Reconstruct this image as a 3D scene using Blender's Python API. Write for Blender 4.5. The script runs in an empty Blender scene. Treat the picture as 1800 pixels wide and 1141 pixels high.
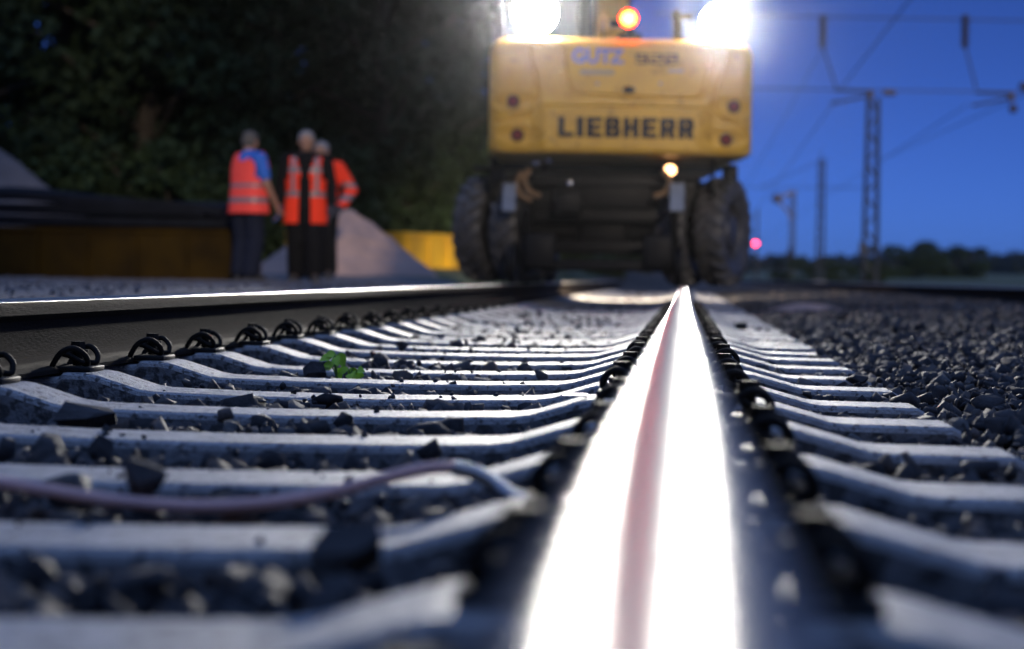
import bpy, bmesh, math, random
import numpy as np
from mathutils import Vector, Matrix, Quaternion

random.seed(7)
rng = np.random.default_rng(7)
scn = bpy.context.scene
COL = scn.collection
R_ = math.radians

# ------------------------------------------------------------------ camera
# metres; the running rail under the lens lies on x = 0, its top at z = 0, track runs along +Y
F_PX = 3400.0                       # focal length in pixels of an 1800 px wide picture
CAM = Vector((0.005, 0.0, 0.069))   # the lens is held a hand's breadth over the rail
cam_d = bpy.data.cameras.new('camera')
cam = bpy.data.objects.new('camera', cam_d)
COL.objects.link(cam)
scn.camera = cam
cam_d.sensor_width = 36.0
cam_d.lens = 36.0 * F_PX / 1800.0
cam_d.clip_start = 0.02
cam_d.clip_end = 4000
vY = Vector((303, 80.5, -F_PX)).normalized()
u0 = Vector((math.sin(0.018), math.cos(0.018), 0))
vZ = (u0 - u0.dot(vY) * vY).normalized()
vX = vY.cross(vZ)
ROT = Matrix((vX, vY, vZ))          # rows: world axes seen from the camera
cam.matrix_world = Matrix.Translation(CAM) @ ROT.to_4x4()
cam_d.dof.use_dof = True
cam_d.dof.focus_distance = 4.7
cam_d.dof.aperture_fstop = 2.8
cam_d.dof.aperture_blades = 0


def P(px, py, d):
    """world point of a picture position (1800 px frame) at distance d along the track"""
    r = ROT @ Vector((px - 900.0, -(py - 570.5), -F_PX))
    return CAM + r * (d / r.y)


# ------------------------------------------------------------------ sky and light
SUN_EL, SUN_AZ = 12.0, 165.0        # low light from behind the camera
world = bpy.data.worlds.new('World')
scn.world = world
world.use_nodes = True
wn = world.node_tree
bg = wn.nodes['Background']
sky = wn.nodes.new('ShaderNodeTexSky')
sky.sky_type = 'NISHITA'
sky.sun_disc = False
sky.sun_elevation = R_(SUN_EL)
sky.sun_rotation = R_(SUN_AZ)
sky.air_density = 0.3
sky.dust_density = 0.0
sky.ozone_density = 6.0
tint = wn.nodes.new('ShaderNodeMix')
tint.data_type = 'RGBA'
tint.blend_type = 'MULTIPLY'
tint.inputs['Factor'].default_value = 1.0
tint.inputs[7].default_value = (0.85, 0.72, 1.0, 1)
wn.links.new(sky.outputs[0], tint.inputs[6])
# sky overhead, out of view, brightened to add light on the near sleepers
wtc = wn.nodes.new('ShaderNodeTexCoord')
wsp = wn.nodes.new('ShaderNodeSeparateXYZ')
wn.links.new(wtc.outputs['Generated'], wsp.inputs[0])
wmr = wn.nodes.new('ShaderNodeMapRange')
wmr.interpolation_type = 'SMOOTHSTEP'
wmr.inputs[1].default_value = 0.20
wmr.inputs[2].default_value = 0.75
wn.links.new(wsp.outputs[2], wmr.inputs[0])
overhead_fill = wn.nodes.new('ShaderNodeMix')
overhead_fill.data_type = 'RGBA'
overhead_fill.inputs[7].default_value = (2.5, 4.2, 9.4, 1)
wn.links.new(wmr.outputs[0], overhead_fill.inputs['Factor'])
wn.links.new(tint.outputs[2], overhead_fill.inputs[6])
wn.links.new(overhead_fill.outputs[2], bg.inputs['Color'])
bg.inputs['Strength'].default_value = 0.07

sun_d = bpy.data.lights.new('sun', 'SUN')
sun_d.energy = 1.8
sun_d.angle = R_(2.5)
sun_d.color = (1.0, 0.86, 0.72)
sun = bpy.data.objects.new('sun', sun_d)
COL.objects.link(sun)
_a = R_(SUN_AZ)
sun_dir = Vector((math.sin(_a) * math.cos(R_(SUN_EL)), math.cos(_a) * math.cos(R_(SUN_EL)), math.sin(R_(SUN_EL))))
sun.rotation_euler = sun_dir.to_track_quat('Z', 'Y').to_euler()
sun.location = (0, -20, 30)

scn.view_settings.view_transform = 'Standard'
scn.view_settings.look = 'None'
scn.view_settings.exposure = 0.0
scn.view_settings.gamma = 1.0
scn.cycles.use_denoising = True
scn.cycles.sample_clamp_indirect = 6.0
scn.cycles.sample_clamp_direct = 0.0
scn.cycles.max_bounces = 6
scn.cycles.volume_bounces = 0
LAMP_POWER = 400.0
BEAM_WATTS = 3000.0                 # radiance of the excavator's work lamps


# ------------------------------------------------------------------ helpers
def set_in(node, name, val):
    if name in node.inputs:
        node.inputs[name].default_value = val


def material(name, col, rough=0.7, metal=0.0, var=0.25, scale=20.0, bump=0.0, bump_scale=60.0, col2=None, spec=0.5,
             emit=None, emit_s=0.0, stretch=None, trans=0.0, specks=None):
    m = bpy.data.materials.new(name)
    m.use_nodes = True
    n, l = m.node_tree.nodes, m.node_tree.links
    b = n['Principled BSDF']
    b.inputs['Roughness'].default_value = rough
    b.inputs['Metallic'].default_value = metal
    set_in(b, 'Specular IOR Level', spec)
    tc = n.new('ShaderNodeTexCoord')
    vec = tc.outputs['Object']
    if stretch:
        mp = n.new('ShaderNodeMapping')
        mp.inputs['Scale'].default_value = stretch
        l.new(vec, mp.inputs['Vector'])
        vec = mp.outputs['Vector']
    if var > 0 or col2:
        nz = n.new('ShaderNodeTexNoise')
        nz.inputs['Scale'].default_value = scale
        nz.inputs['Detail'].default_value = 6
        nz.inputs['Roughness'].default_value = 0.65
        l.new(vec, nz.inputs['Vector'])
        rp = n.new('ShaderNodeValToRGB')
        rp.color_ramp.elements[0].position = 0.32
        rp.color_ramp.elements[1].position = 0.68
        c2 = col2 or tuple(c * (1 - var) for c in col)
        rp.color_ramp.elements[0].color = (*c2, 1)
        rp.color_ramp.elements[1].color = (*col, 1)
        l.new(nz.outputs['Fac'], rp.inputs['Fac'])
        out = rp.outputs['Color']
        if specks:                      # pores, chips and rust-dark stains
            ns = n.new('ShaderNodeTexNoise')
            ns.inputs['Scale'].default_value = specks[0]
            ns.inputs['Detail'].default_value = 3
            l.new(vec, ns.inputs['Vector'])
            rs = n.new('ShaderNodeValToRGB')
            rs.color_ramp.elements[0].position = specks[1]
            rs.color_ramp.elements[1].position = specks[1] + 0.06
            rs.color_ramp.elements[0].color = (*specks[2], 1)
            rs.color_ramp.elements[1].color = (1, 1, 1, 1)
            l.new(ns.outputs['Fac'], rs.inputs['Fac'])
            mx = n.new('ShaderNodeMix')
            mx.data_type = 'RGBA'
            mx.blend_type = 'MULTIPLY'
            mx.inputs['Factor'].default_value = 1.0
            l.new(out, mx.inputs[6])
            l.new(rs.outputs['Color'], mx.inputs[7])
            out = mx.outputs[2]
        l.new(out, b.inputs['Base Color'])
    else:
        b.inputs['Base Color'].default_value = (*col, 1)
    if bump > 0:
        nb = n.new('ShaderNodeTexNoise')
        nb.inputs['Scale'].default_value = bump_scale
        nb.inputs['Detail'].default_value = 5
        l.new(vec, nb.inputs['Vector'])
        bp = n.new('ShaderNodeBump')
        bp.inputs['Strength'].default_value = bump
        bp.inputs['Distance'].default_value = 0.01
        l.new(nb.outputs['Fac'], bp.inputs['Height'])
        l.new(bp.outputs['Normal'], b.inputs['Normal'])
    if emit:
        b.inputs['Emission Color'].default_value = (*emit, 1)
        b.inputs['Emission Strength'].default_value = emit_s
    if trans > 0:
        set_in(b, 'Transmission Weight', trans)
    return m


class MB:
    """collects simple solids and links them as one mesh object"""

    def __init__(self, T=None):
        self.v, self.f, self.mi, self.T, self.cur = [], [], [], T, 0

    def add(self, vs, fs):
        o = len(self.v)
        self.v.extend([tuple(p) for p in vs])
        for f in fs:
            self.f.append([i + o for i in f])
            self.mi.append(self.cur)
        return self

    def box(self, c, s, rot=None, bev=0.0):
        sx, sy, sz = s[0] / 2, s[1] / 2, s[2] / 2
        if bev <= 0:
            vs = [Vector((x * sx, y * sy, z * sz)) for x in (-1, 1) for y in (-1, 1) for z in (-1, 1)]
            fs = [(0, 1, 3, 2), (4, 6, 7, 5), (0, 4, 5, 1), (2, 3, 7, 6), (0, 2, 6, 4), (1, 5, 7, 3)]
        else:
            bm = bmesh.new()
            bmesh.ops.create_cube(bm, size=1.0)
            for v in bm.verts:
                v.co = Vector((v.co.x * s[0], v.co.y * s[1], v.co.z * s[2]))
            bmesh.ops.bevel(bm, geom=list(bm.edges), offset=bev, segments=2, affect='EDGES', profile=0.5)
            bm.verts.index_update()
            vs = [v.co.copy() for v in bm.verts]
            fs = [[v.index for v in f.verts] for f in bm.faces]
            bm.free()
        if rot is not None:
            vs = [rot @ v for v in vs]
        c = Vector(c)
        return self.add([v + c for v in vs], fs)

    def cyl(self, p0, p1, r0, r1=None, n=16, caps=True):
        p0, p1 = Vector(p0), Vector(p1)
        r1 = r0 if r1 is None else r1
        q = (p1 - p0).to_track_quat('Z', 'Y')
        vs = []
        for p, r in ((p0, r0), (p1, r1)):
            for k in range(n):
                a = 2 * math.pi * k / n
                vs.append(p + q @ Vector((r * math.cos(a), r * math.sin(a), 0)))
        fs = [(k, (k + 1) % n, n + (k + 1) % n, n + k) for k in range(n)]
        if caps:
            fs += [tuple(range(n - 1, -1, -1)), tuple(range(n, 2 * n))]
        return self.add(vs, fs)

    def bar(self, p0, p1, w):
        p0, p1 = Vector(p0), Vector(p1)
        q = (p1 - p0).to_track_quat('Z', 'Y').to_matrix()
        return self.box((p0 + p1) / 2, (w, w, (p1 - p0).length), q)

    def tube(self, pts, r, n=8, closed=False):
        pts = [Vector(p) for p in pts]
        m = len(pts)
        rs = r if isinstance(r, (list, tuple)) else [r] * m
        vs, fs = [], []
        up = None
        for i, p in enumerate(pts):
            t = (pts[min(i + 1, m - 1)] - pts[max(i - 1, 0)])
            if t.length < 1e-9:
                t = Vector((0, 0, 1))
            t.normalize()
            if up is None:
                up = t.orthogonal().normalized()
            else:
                up = (up - up.dot(t) * t)
                up = up.normalized() if up.length > 1e-6 else t.orthogonal().normalized()
            w = t.cross(up)
            for k in range(n):
                a = 2 * math.pi * k / n
                vs.append(p + rs[i] * (math.cos(a) * up + math.sin(a) * w))
        for i in range(m - 1):
            for k in range(n):
                fs.append((i * n + k, i * n + (k + 1) % n, (i + 1) * n + (k + 1) % n, (i + 1) * n + k))
        fs.append(tuple(range(n - 1, -1, -1)))
        fs.append(tuple(range((m - 1) * n, m * n)))
        return self.add(vs, fs)

    def ell(self, c, r, rot=None, nu=16, nv=10):
        c = Vector(c)
        if not isinstance(r, (tuple, list, Vector)):
            r = (r, r, r)
        vs = [Vector((0, 0, r[2]))]
        for j in range(1, nv):
            t = math.pi * j / nv
            for k in range(nu):
                a = 2 * math.pi * k / nu
                vs.append(Vector((r[0] * math.sin(t) * math.cos(a), r[1] * math.sin(t) * math.sin(a), r[2] * math.cos(t))))
        vs.append(Vector((0, 0, -r[2])))
        fs = [(0, 1 + k, 1 + (k + 1) % nu) for k in range(nu)]
        for j in range(nv - 2):
            for k in range(nu):
                a, b_ = 1 + j * nu + k, 1 + j * nu + (k + 1) % nu
                fs.append((a, a + nu, b_ + nu, b_))
        L = len(vs) - 1
        o = 1 + (nv - 2) * nu
        fs += [(L, o + (k + 1) % nu, o + k) for k in range(nu)]
        if rot is not None:
            vs = [rot @ v for v in vs]
        return self.add([v + c for v in vs], fs)

    def limb(self, pts, rs, n=14):
        """tapered limb with round joints"""
        for i in range(len(pts)):
            self.ell(pts[i], rs[i], nu=n, nv=8)
            if i:
                self.cyl(pts[i - 1], pts[i], rs[i - 1], rs[i], n)
        return self

    def lathe(self, prof, n=32, axis='X', c=(0, 0, 0), rot=None):
        """prof: list of (along, radius), closed ring profile allowed"""
        c = Vector(c)
        m = len(prof)
        vs, fs = [], []
        for k in range(n):
            a = 2 * math.pi * k / n
            for (h, r) in prof:
                v = Vector((h, r * math.cos(a), r * math.sin(a)))
                if axis == 'Z':
                    v = Vector((v.y, v.z, v.x))
                elif axis == 'Y':
                    v = Vector((v.z, v.x, v.y))
                if rot is not None:
                    v = rot @ v
                vs.append(v + c)
        for k in range(n):
            k2 = (k + 1) % n
            for j in range(m - 1):
                fs.append((k * m + j, k * m + j + 1, k2 * m + j + 1, k2 * m + j))
        return self.add(vs, fs)

    def data(self, name, mats, smooth=None):
        vs = self.v
        if self.T is not None:
            vs = [tuple(self.T @ Vector(p)) for p in vs]
        me = bpy.data.meshes.new(name)
        me.from_pydata(vs, [], self.f)
        for m in (mats if isinstance(mats, (list, tuple)) else [mats]):
            me.materials.append(m)
        me.polygons.foreach_set('material_index', self.mi)
        bm = bmesh.new()
        bm.from_mesh(me)
        bmesh.ops.recalc_face_normals(bm, faces=bm.faces)
        bm.to_mesh(me)
        bm.free()
        if smooth:
            shade(me, smooth)
        me.update()
        return me

    def build(self, name, mats, parent=None, smooth=None, loc=None):
        return link(name, self.data(name, mats, smooth), parent, loc)


def shade(me, ang=40):
    me.polygons.foreach_set('use_smooth', [True] * len(me.polygons))
    if ang < 179:
        me.set_sharp_from_angle(angle=R_(ang))


def link(name, data, parent=None, loc=None):
    o = bpy.data.objects.new(name, data)
    COL.objects.link(o)
    if parent is not None:
        o.parent = parent
    if loc is not None:
        o.location = loc
    return o


def tag(o, label=None, cat=None, group=None, kind=None):
    if label:
        o['label'] = label
    if cat:
        o['category'] = cat
    if group:
        o['group'] = group
    if kind:
        o['kind'] = kind
    return o


def empty(name, loc=(0, 0, 0), rz=0.0):
    o = bpy.data.objects.new(name, None)
    o.empty_display_size = 0.2
    COL.objects.link(o)
    o.location = loc
    o.rotation_euler = (0, 0, rz)
    return o


def copy_tree(o, parent=None, depth=0, skip=()):
    c = o.copy()
    COL.objects.link(c)
    if parent is not None:
        c.parent = parent
    for ch in list(o.children):
        if ch.name.split('.')[0] in skip:
            continue
        copy_tree(ch, c, depth + 1, skip)
    return c


def remeshed(mb, name, mats, voxel, parent=None, smooth_it=4, pick=None):
    """one continuous surface grown from overlapping solids"""
    me = mb.data(name + '_raw', mats)
    o = bpy.data.objects.new(name + '_raw', me)
    COL.objects.link(o)
    md = o.modifiers.new('r', 'REMESH')
    md.mode = 'VOXEL'
    md.voxel_size = voxel
    sm = o.modifiers.new('s', 'SMOOTH')
    sm.factor = 0.5
    sm.iterations = smooth_it
    dg = bpy.context.evaluated_depsgraph_get()
    dg.update()
    ev = o.evaluated_get(dg)
    out = bpy.data.meshes.new_from_object(ev)
    bpy.data.objects.remove(o)
    bpy.data.meshes.remove(me)
    out.name = name
    out.materials.clear()
    for m in (mats if isinstance(mats, (list, tuple)) else [mats]):
        out.materials.append(m)
    if pick:
        out.polygons.foreach_set('material_index', [pick(p.center) for p in out.polygons])
    else:
        out.polygons.foreach_set('material_index', [0] * len(out.polygons))
    shade(out, 180)
    return link(name, out, parent)


def text_mesh(name, body, size, mat, parent, T, extrude=0.003, offset=0.0, width=None):
    cu = bpy.data.curves.new(name, 'FONT')
    cu.body = body
    cu.size = size
    cu.extrude = extrude
    cu.offset = offset
    cu.align_x = 'CENTER'
    cu.align_y = 'CENTER'
    o = bpy.data.objects.new(name + '_raw', cu)
    COL.objects.link(o)
    dg = bpy.context.evaluated_depsgraph_get()
    dg.update()
    me = bpy.data.meshes.new_from_object(o.evaluated_get(dg))
    bpy.data.objects.remove(o)
    xs = [v.co.x for v in me.vertices]
    k = 1.0 if width is None else width / (max(xs) - min(xs))
    for v in me.vertices:
        v.co = T @ Vector((v.co.x * k, v.co.y, v.co.z))
    me.materials.clear()
    me.materials.append(mat)
    return link(name, me, parent)


def fnoise(x, y, s=1.0, seed=0):
    """smooth cheap value noise from sines, vectorised"""
    x, y = np.asarray(x) * s + seed * 3.7, np.asarray(y) * s - seed * 1.9
    return (np.sin(x * 1.7 + 1.3 * np.sin(y * 1.1 + seed)) + np.sin(y * 2.3 + 1.7 * np.sin(x * 0.9)) +
            0.5 * np.sin(x * 5.1 + y * 4.3) + 0.5 * np.sin(x * 4.4 - y * 6.1)) / 3.0


# ------------------------------------------------------------------ materials
M = {}
M['steel'] = material('polished_steel', (0.28, 0.28, 0.28), 0.30, 1.0, 0.18, 3.0, 0.035, 8.0, stretch=(260, 1.2, 260))
_b = M['steel'].node_tree.nodes['Principled BSDF']        # rolled and worn along the track: the sheen is drawn out lengthwise
_t = M['steel'].node_tree.nodes.new('ShaderNodeCombineXYZ')
_t.inputs[1].default_value = 1.0
M['steel'].node_tree.links.new(_t.outputs[0], _b.inputs['Tangent'])
_b.inputs['Anisotropic'].default_value = 0.93
_b.inputs['Coat Weight'].default_value = 0.03
_b.inputs['Coat Roughness'].default_value = 0.38
M['rust'] = material('rail_rust', (0.028, 0.020, 0.015), 0.85, 0.0, 0.45, 6.0, 0.25, 40.0, stretch=(6, 1, 6), spec=0.12)
M['clip'] = material('clip_steel', (0.02, 0.017, 0.015), 0.7, 0.0, 0.4, 60.0, spec=0.15)
M['plate'] = material('guide_plate', (0.02, 0.02, 0.02), 0.6, 0.0, 0.3, 30.0, spec=0.25)
M['concrete'] = material('sleeper_concrete', (0.45, 0.45, 0.45), 0.55, 0.0, 0.3, 16.0, 0.6, 140.0, col2=(0.26, 0.258, 0.26), spec=0.45, specks=(55.0, 0.36, (0.35, 0.32, 0.3)))
M['stone'] = material('ballast_stone', (0.06, 0.06, 0.065), 0.75, 0.0, 0.55, 5.0, 0.4, 60.0, col2=(0.022, 0.022, 0.025), spec=0.25)
M['stone_b'] = material('ballast_stone_brown', (0.12, 0.10, 0.09), 0.75, 0.0, 0.5, 5.0, 0.4, 60.0, col2=(0.06, 0.05, 0.045))
M['stone_c'] = material('ballast_stone_pale', (0.11, 0.11, 0.11), 0.75, 0.0, 0.5, 5.0, 0.4, 60.0, col2=(0.07, 0.07, 0.072), spec=0.25)
M['earth'] = material('dark_earth', (0.05, 0.046, 0.042), 0.9, 0.0, 0.5, 3.0, 0.5, 20.0)
M['gravel'] = material('road_gravel', (0.2, 0.19, 0.19), 0.85, 0.0, 0.5, 14.0, 0.8, 30.0, col2=(0.08, 0.078, 0.08))
M['grassland'] = material('grassland', (0.055, 0.09, 0.035), 0.9, 0.0, 0.5, 0.3, 0.5, 6.0, col2=(0.03, 0.05, 0.025))
M['leaf'] = material('leaf', (0.028, 0.044, 0.02), 0.75, 0.0, 0.45, 0.7, col2=(0.02, 0.032, 0.015), spec=0.1)
M['leaf_b'] = material('leaf_light', (0.034, 0.058, 0.024), 0.75, 0.0, 0.45, 0.9, col2=(0.026, 0.042, 0.018), spec=0.1)
M['far_leaf'] = material('far_leaf', (0.03, 0.045, 0.036), 0.8, 0.0, 0.4, 0.05, spec=0.1)
M['bark'] = material('bark', (0.07, 0.055, 0.04), 0.9, 0.0, 0.4, 8.0, 0.6, 20.0)
M['yellow'] = material('machine_yellow', (0.56, 0.325, 0.026), 0.5, 0.0, 0.14, 5.0, col2=(0.45, 0.255, 0.028), spec=0.3, specks=(9.0, 0.34, (0.72, 0.7, 0.68)))
M['dark'] = material('dark_machine_paint', (0.012, 0.012, 0.013), 0.5, 0.0, 0.4, 8.0, 0.15, 30.0, spec=0.12)
M['greyplate'] = material('grey_plate', (0.22, 0.25, 0.3), 0.4, 0.4, 0.3, 10.0)
M['tyre'] = material('tyre_rubber', (0.085, 0.082, 0.085), 0.5, 0.0, 0.45, 9.0, 0.3, 60.0, col2=(0.03, 0.03, 0.03))
M['rim'] = material('wheel_rim', (0.10, 0.10, 0.11), 0.5, 0.5, 0.4, 12.0)
M['hose'] = material('brown_hose', (0.2, 0.12, 0.06), 0.6, 0.0, 0.3, 20.0)
M['reflector'] = material('red_reflector', (0.14, 0.012, 0.018), 0.7, 0.0, 0.0, spec=0.2)
M['glass'] = material('dark_glass', (0.02, 0.022, 0.026), 0.08, 0.0, 0.0, spec=0.8)
M['blueprint'] = material('blue_lettering', (0.06, 0.12, 0.5), 0.5, 0.0, 0.0)
M['blackprint'] = material('black_lettering', (0.02, 0.02, 0.024), 0.7, 0.0, 0.0, spec=0.1)
M['greyprint'] = material('grey_lettering', (0.28, 0.22, 0.12), 0.5, 0.0, 0.0)
M['lamp'] = material('lit_lamp_lens', (0.9, 0.9, 0.9), 0.3, 0.0, 0.0, emit=(1.0, 0.96, 0.88), emit_s=LAMP_POWER)
M['redlamp'] = material('lit_red_led', (0.5, 0.05, 0.05), 0.3, 0.0, 0.0, emit=(1.0, 0.014, 0.0018), emit_s=110.0)
M['redcore'] = material('lit_led_core', (0.5, 0.05, 0.05), 0.3, 0.0, 0.0, emit=(1.0, 0.05, 0.0025), emit_s=420.0)
M['amber'] = material('lit_amber_lens', (0.8, 0.4, 0.1), 0.3, 0.0, 0.0, emit=(1.0, 0.52, 0.22), emit_s=9.0)
M['signal'] = material('lit_signal_lens', (0.6, 0.02, 0.04), 0.3, 0.0, 0.0, emit=(1.0, 0.045, 0.10), emit_s=42.0)
M['galv'] = material('galvanised_steel', (0.045, 0.05, 0.06), 0.7, 0.2, 0.3, 4.0)
M['wire'] = material('wire', (0.05, 0.05, 0.055), 0.6, 0.3, 0.0)
M['insul'] = material('brown_insulator', (0.045, 0.03, 0.025), 0.4, 0.0, 0.2, 20.0)
M['vest'] = material('hi_vis_orange', (1.0, 0.06, 0.025), 0.7, 0.0, 0.12, 14.0, 0.3, 18.0, spec=0.1)
M['vest_pale'] = material('hi_vis_faded', (1.0, 0.095, 0.075), 0.7, 0.0, 0.12, 14.0, 0.3, 18.0, spec=0.1)
M['band'] = material('grey_reflective_band', (0.2, 0.2, 0.22), 0.4, 0.0, 0.2, 40.0)
M['black_cloth'] = material('black_cloth', (0.012, 0.012, 0.014), 0.85, 0.0, 0.3, 20.0, 0.3, 25.0, spec=0.05)
M['navy_cloth'] = material('navy_cloth', (0.018, 0.022, 0.04), 0.85, 0.0, 0.3, 20.0, 0.3, 25.0, spec=0.05)
M['blue_cloth'] = material('blue_cloth', (0.05, 0.16, 0.6), 0.8, 0.0, 0.2, 20.0, 0.3, 25.0, spec=0.05)
M['skin'] = material('skin', (0.36, 0.2, 0.14), 0.55, 0.0, 0.12, 25.0)
M['hair_grey'] = material('grey_hair', (0.26, 0.26, 0.28), 0.7, 0.0, 0.3, 80.0, 0.5, 120.0)
M['hair_brown'] = material('brown_grey_hair', (0.10, 0.09, 0.08), 0.7, 0.0, 0.3, 80.0, 0.5, 120.0)
M['boot'] = material('boot_leather', (0.05, 0.045, 0.04), 0.6, 0.0, 0.3, 20.0)
M['glove_blue'] = material('blue_glove', (0.05, 0.10, 0.42), 0.7, 0.0, 0.2, 30.0)
M['glove_dark'] = material('dark_glove', (0.05, 0.05, 0.07), 0.7, 0.0, 0.2, 30.0)
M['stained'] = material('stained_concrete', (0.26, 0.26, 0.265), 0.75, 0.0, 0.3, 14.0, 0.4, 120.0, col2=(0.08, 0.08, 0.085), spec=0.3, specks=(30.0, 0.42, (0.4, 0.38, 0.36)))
M['sand'] = material('pink_sand', (0.52, 0.34, 0.26), 0.95, 0.0, 0.3, 3.0, 0.8, 25.0, col2=(0.36, 0.25, 0.21))
M['heap'] = material('grey_gravel_heap', (0.17, 0.15, 0.145), 0.95, 0.0, 0.3, 4.0, 0.9, 20.0)
M['skip'] = material('yellow_skip_paint', (0.75, 0.44, 0.02), 0.55, 0.0, 0.3, 3.0, 0.1, 20.0, col2=(0.5, 0.28, 0.02))
M['old_skip'] = material('worn_shade_darkened_paint', (0.045, 0.026, 0.004), 0.8, 0.0, 0.55, 2.0, 0.2, 14.0, col2=(0.018, 0.011, 0.004), spec=0.05)  # worn paint, its base darkened in place of shade on the trough
M['mat'] = material('black_rubber_mat', (0.010, 0.012, 0.018), 0.7, 0.0, 0.4, 3.0, 0.6, 5.0, spec=0.08)
M['cable'] = material('pink_hose_rubber', (0.86, 0.52, 0.48), 0.5, 0.0, 0.2, 12.0)
M['ferrule'] = material('grey_ferrule', (0.45, 0.46, 0.48), 0.3, 0.9, 0.1, 30.0)
M['plant'] = material('bright_green_leaf', (0.42, 0.66, 0.03), 0.5, 0.0, 0.3, 60.0, col2=(0.25, 0.5, 0.02))
M['stem'] = material('green_stem', (0.12, 0.25, 0.04), 0.6, 0.0, 0.0)
M['white_plate'] = material('bright_metal_plate', (0.85, 0.85, 0.9), 0.22, 1.0, 0.0)


# ------------------------------------------------------------------ terrain
def terrain_z(x, y):
    x, y = np.asarray(x, float), np.asarray(y, float)
    z = np.full(np.broadcast(x, y).shape, -0.34)
    # left: works road almost level with the rail heads, rising to a low bank
    l = np.clip((-2.55 - x) / 0.75, 0, 1)
    z = z + l * l * (3 - 2 * l) * 0.30
    z = z + np.clip((y - 23) / 9, 0, 1) * np.clip((-2.0 - x) / 2.0, 0, 1) * 0.22
    z = z + np.clip((y - 34) / 40, 0, 1) * np.clip((2.5 - x) / 6, 0, 1) * 1.3
    # right: bed of the neighbouring track, then fields that climb slowly
    r = np.clip((x - 0.7) / 1.9, 0, 1)
    z = z + r * 0.10
    z = z - np.clip((x - 6.2) / 1.5, 0, 1) * 0.25
    z = z + np.clip((y - 40) / 500, 0, 1) * np.clip((x - 7) / 10, 0, 1) * 3.4
    return z + 0.012 * fnoise(x, y, 1.3) * np.clip(np.abs(x + 0.75) / 3, 0, 1)


def seg(a, b, n):
    return np.linspace(a, b, n, endpoint=False)


xs = np.concatenate([seg(-1500, -60, 14), seg(-60, -12, 24), seg(-12, -2, 60), seg(-2, 3, 30), seg(3, 12, 30), seg(12, 60, 24), np.linspace(60, 1500, 14)])
ys = np.concatenate([seg(-300, -10, 12), seg(-10, 40, 120), seg(40, 120, 40), seg(120, 600, 30), np.linspace(600, 3200, 14)])
GX, GY = np.meshgrid(xs, ys)
GZ = terrain_z(GX, GY)
nx, ny = len(xs), len(ys)
idx = np.arange(nx * ny).reshape(ny, nx)
quads = np.stack([idx[:-1, :-1], idx[:-1, 1:], idx[1:, 1:], idx[1:, :-1]], -1).reshape(-1, 4)
me = bpy.data.meshes.new('ground')
me.from_pydata(np.stack([GX, GY, GZ], -1).reshape(-1, 3).tolist(), [], quads.tolist())
for k in ('earth', 'gravel', 'grassland'):
    me.materials.append(M[k])
cx, cy = GX[:-1, :-1].ravel(), GY[:-1, :-1].ravel()
mi = np.where((cx < -2.7) & (cy < 26), 1, 0)
mi = np.where(((cx < -2.2) & (cy >= 26)) | (cx > 7.5) | (cy > 75) | (cx < -14), 2, mi)
me.polygons.foreach_set('material_index', mi.astype(np.int32))
shade(me, 180)
tag(link('ground', me), kind='structure')

# ------------------------------------------------------------------ rails
prof_half = [(0, 0), (0.006, -0.00006), (0.012, -0.00025), (0.018, -0.0006), (0.0235, -0.0012), (0.0275, -0.0023), (0.031, -0.0043), (0.0338, -0.0075),
             (0.0355, -0.0125), (0.0363, -0.022), (0.037, -0.0365), (0.0345, -0.039), (0.0145, -0.0475), (0.0095, -0.053),
             (0.0083, -0.066), (0.0083, -0.098), (0.0095, -0.122), (0.014, -0.136), (0.027, -0.146), (0.050, -0.1545),
             (0.073, -0.1600), (0.075, -0.1625), (0.075, -0.172)]
PROF = [(-x, z) for x, z in prof_half[:0:-1]] + prof_half


def rail(name, x0, z0, y0, y1, label, group, gauge=-1):
    # gauge: the side whose corner the wheel flanges polish too
    yy = [y0]
    while yy[-1] < y1:
        yy.append(yy[-1] + (0.5 if yy[-1] < 12 else 3.0))
    n = len(PROF)
    mb = MB()
    vs = [(px, y, pz) for y in yy for (px, pz) in PROF]
    fs, mi_ = [], []
    for j in range(len(yy) - 1):
        for k in range(n - 1):
            fs.append((j * n + k, j * n + k + 1, (j + 1) * n + k + 1, (j + 1) * n + k))
            top = all(-0.0340 < gauge * -q_[0] < 0.0312 for q_ in (PROF[k], PROF[k + 1])) and PROF[k][1] > -0.009 and PROF[k + 1][1] > -0.009
            mi_.append(0 if top else 1)
        fs.append((j * n, (j + 1) * n, (j + 1) * n + n - 1, j * n + n - 1))
        mi_.append(1)
    fs.append(tuple(range(n)))
    mi_.append(1)
    mb.v, mb.f, mb.mi = vs, fs, mi_
    o = mb.build(name, [M['steel'], M['rust']], None, 25, (x0, 0, z0))
    return tag(o, label, 'rail', group)


GA = 1.507
rail('rail', 0, 0, -1.2, 220, 'polished rail running straight from the lens to the excavator', 'rails of the main track')
rail('rail', -GA, 0, -1.2, 220, 'rail across the sleepers in front of the workers, with black clips along its foot', 'rails of the main track', 1)
rail('rail', 3.40, 0.03, -2, 260, 'dark near rail of the neighbouring track beyond the dark ballast', 'rails of the neighbouring track')
rail('rail', 3.40 + GA, 0.03, -2, 260, 'dark far rail of the neighbouring track at the edge of the field', 'rails of the neighbouring track')

# ------------------------------------------------------------------ sleepers with clips
SX = -GA / 2


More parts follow.
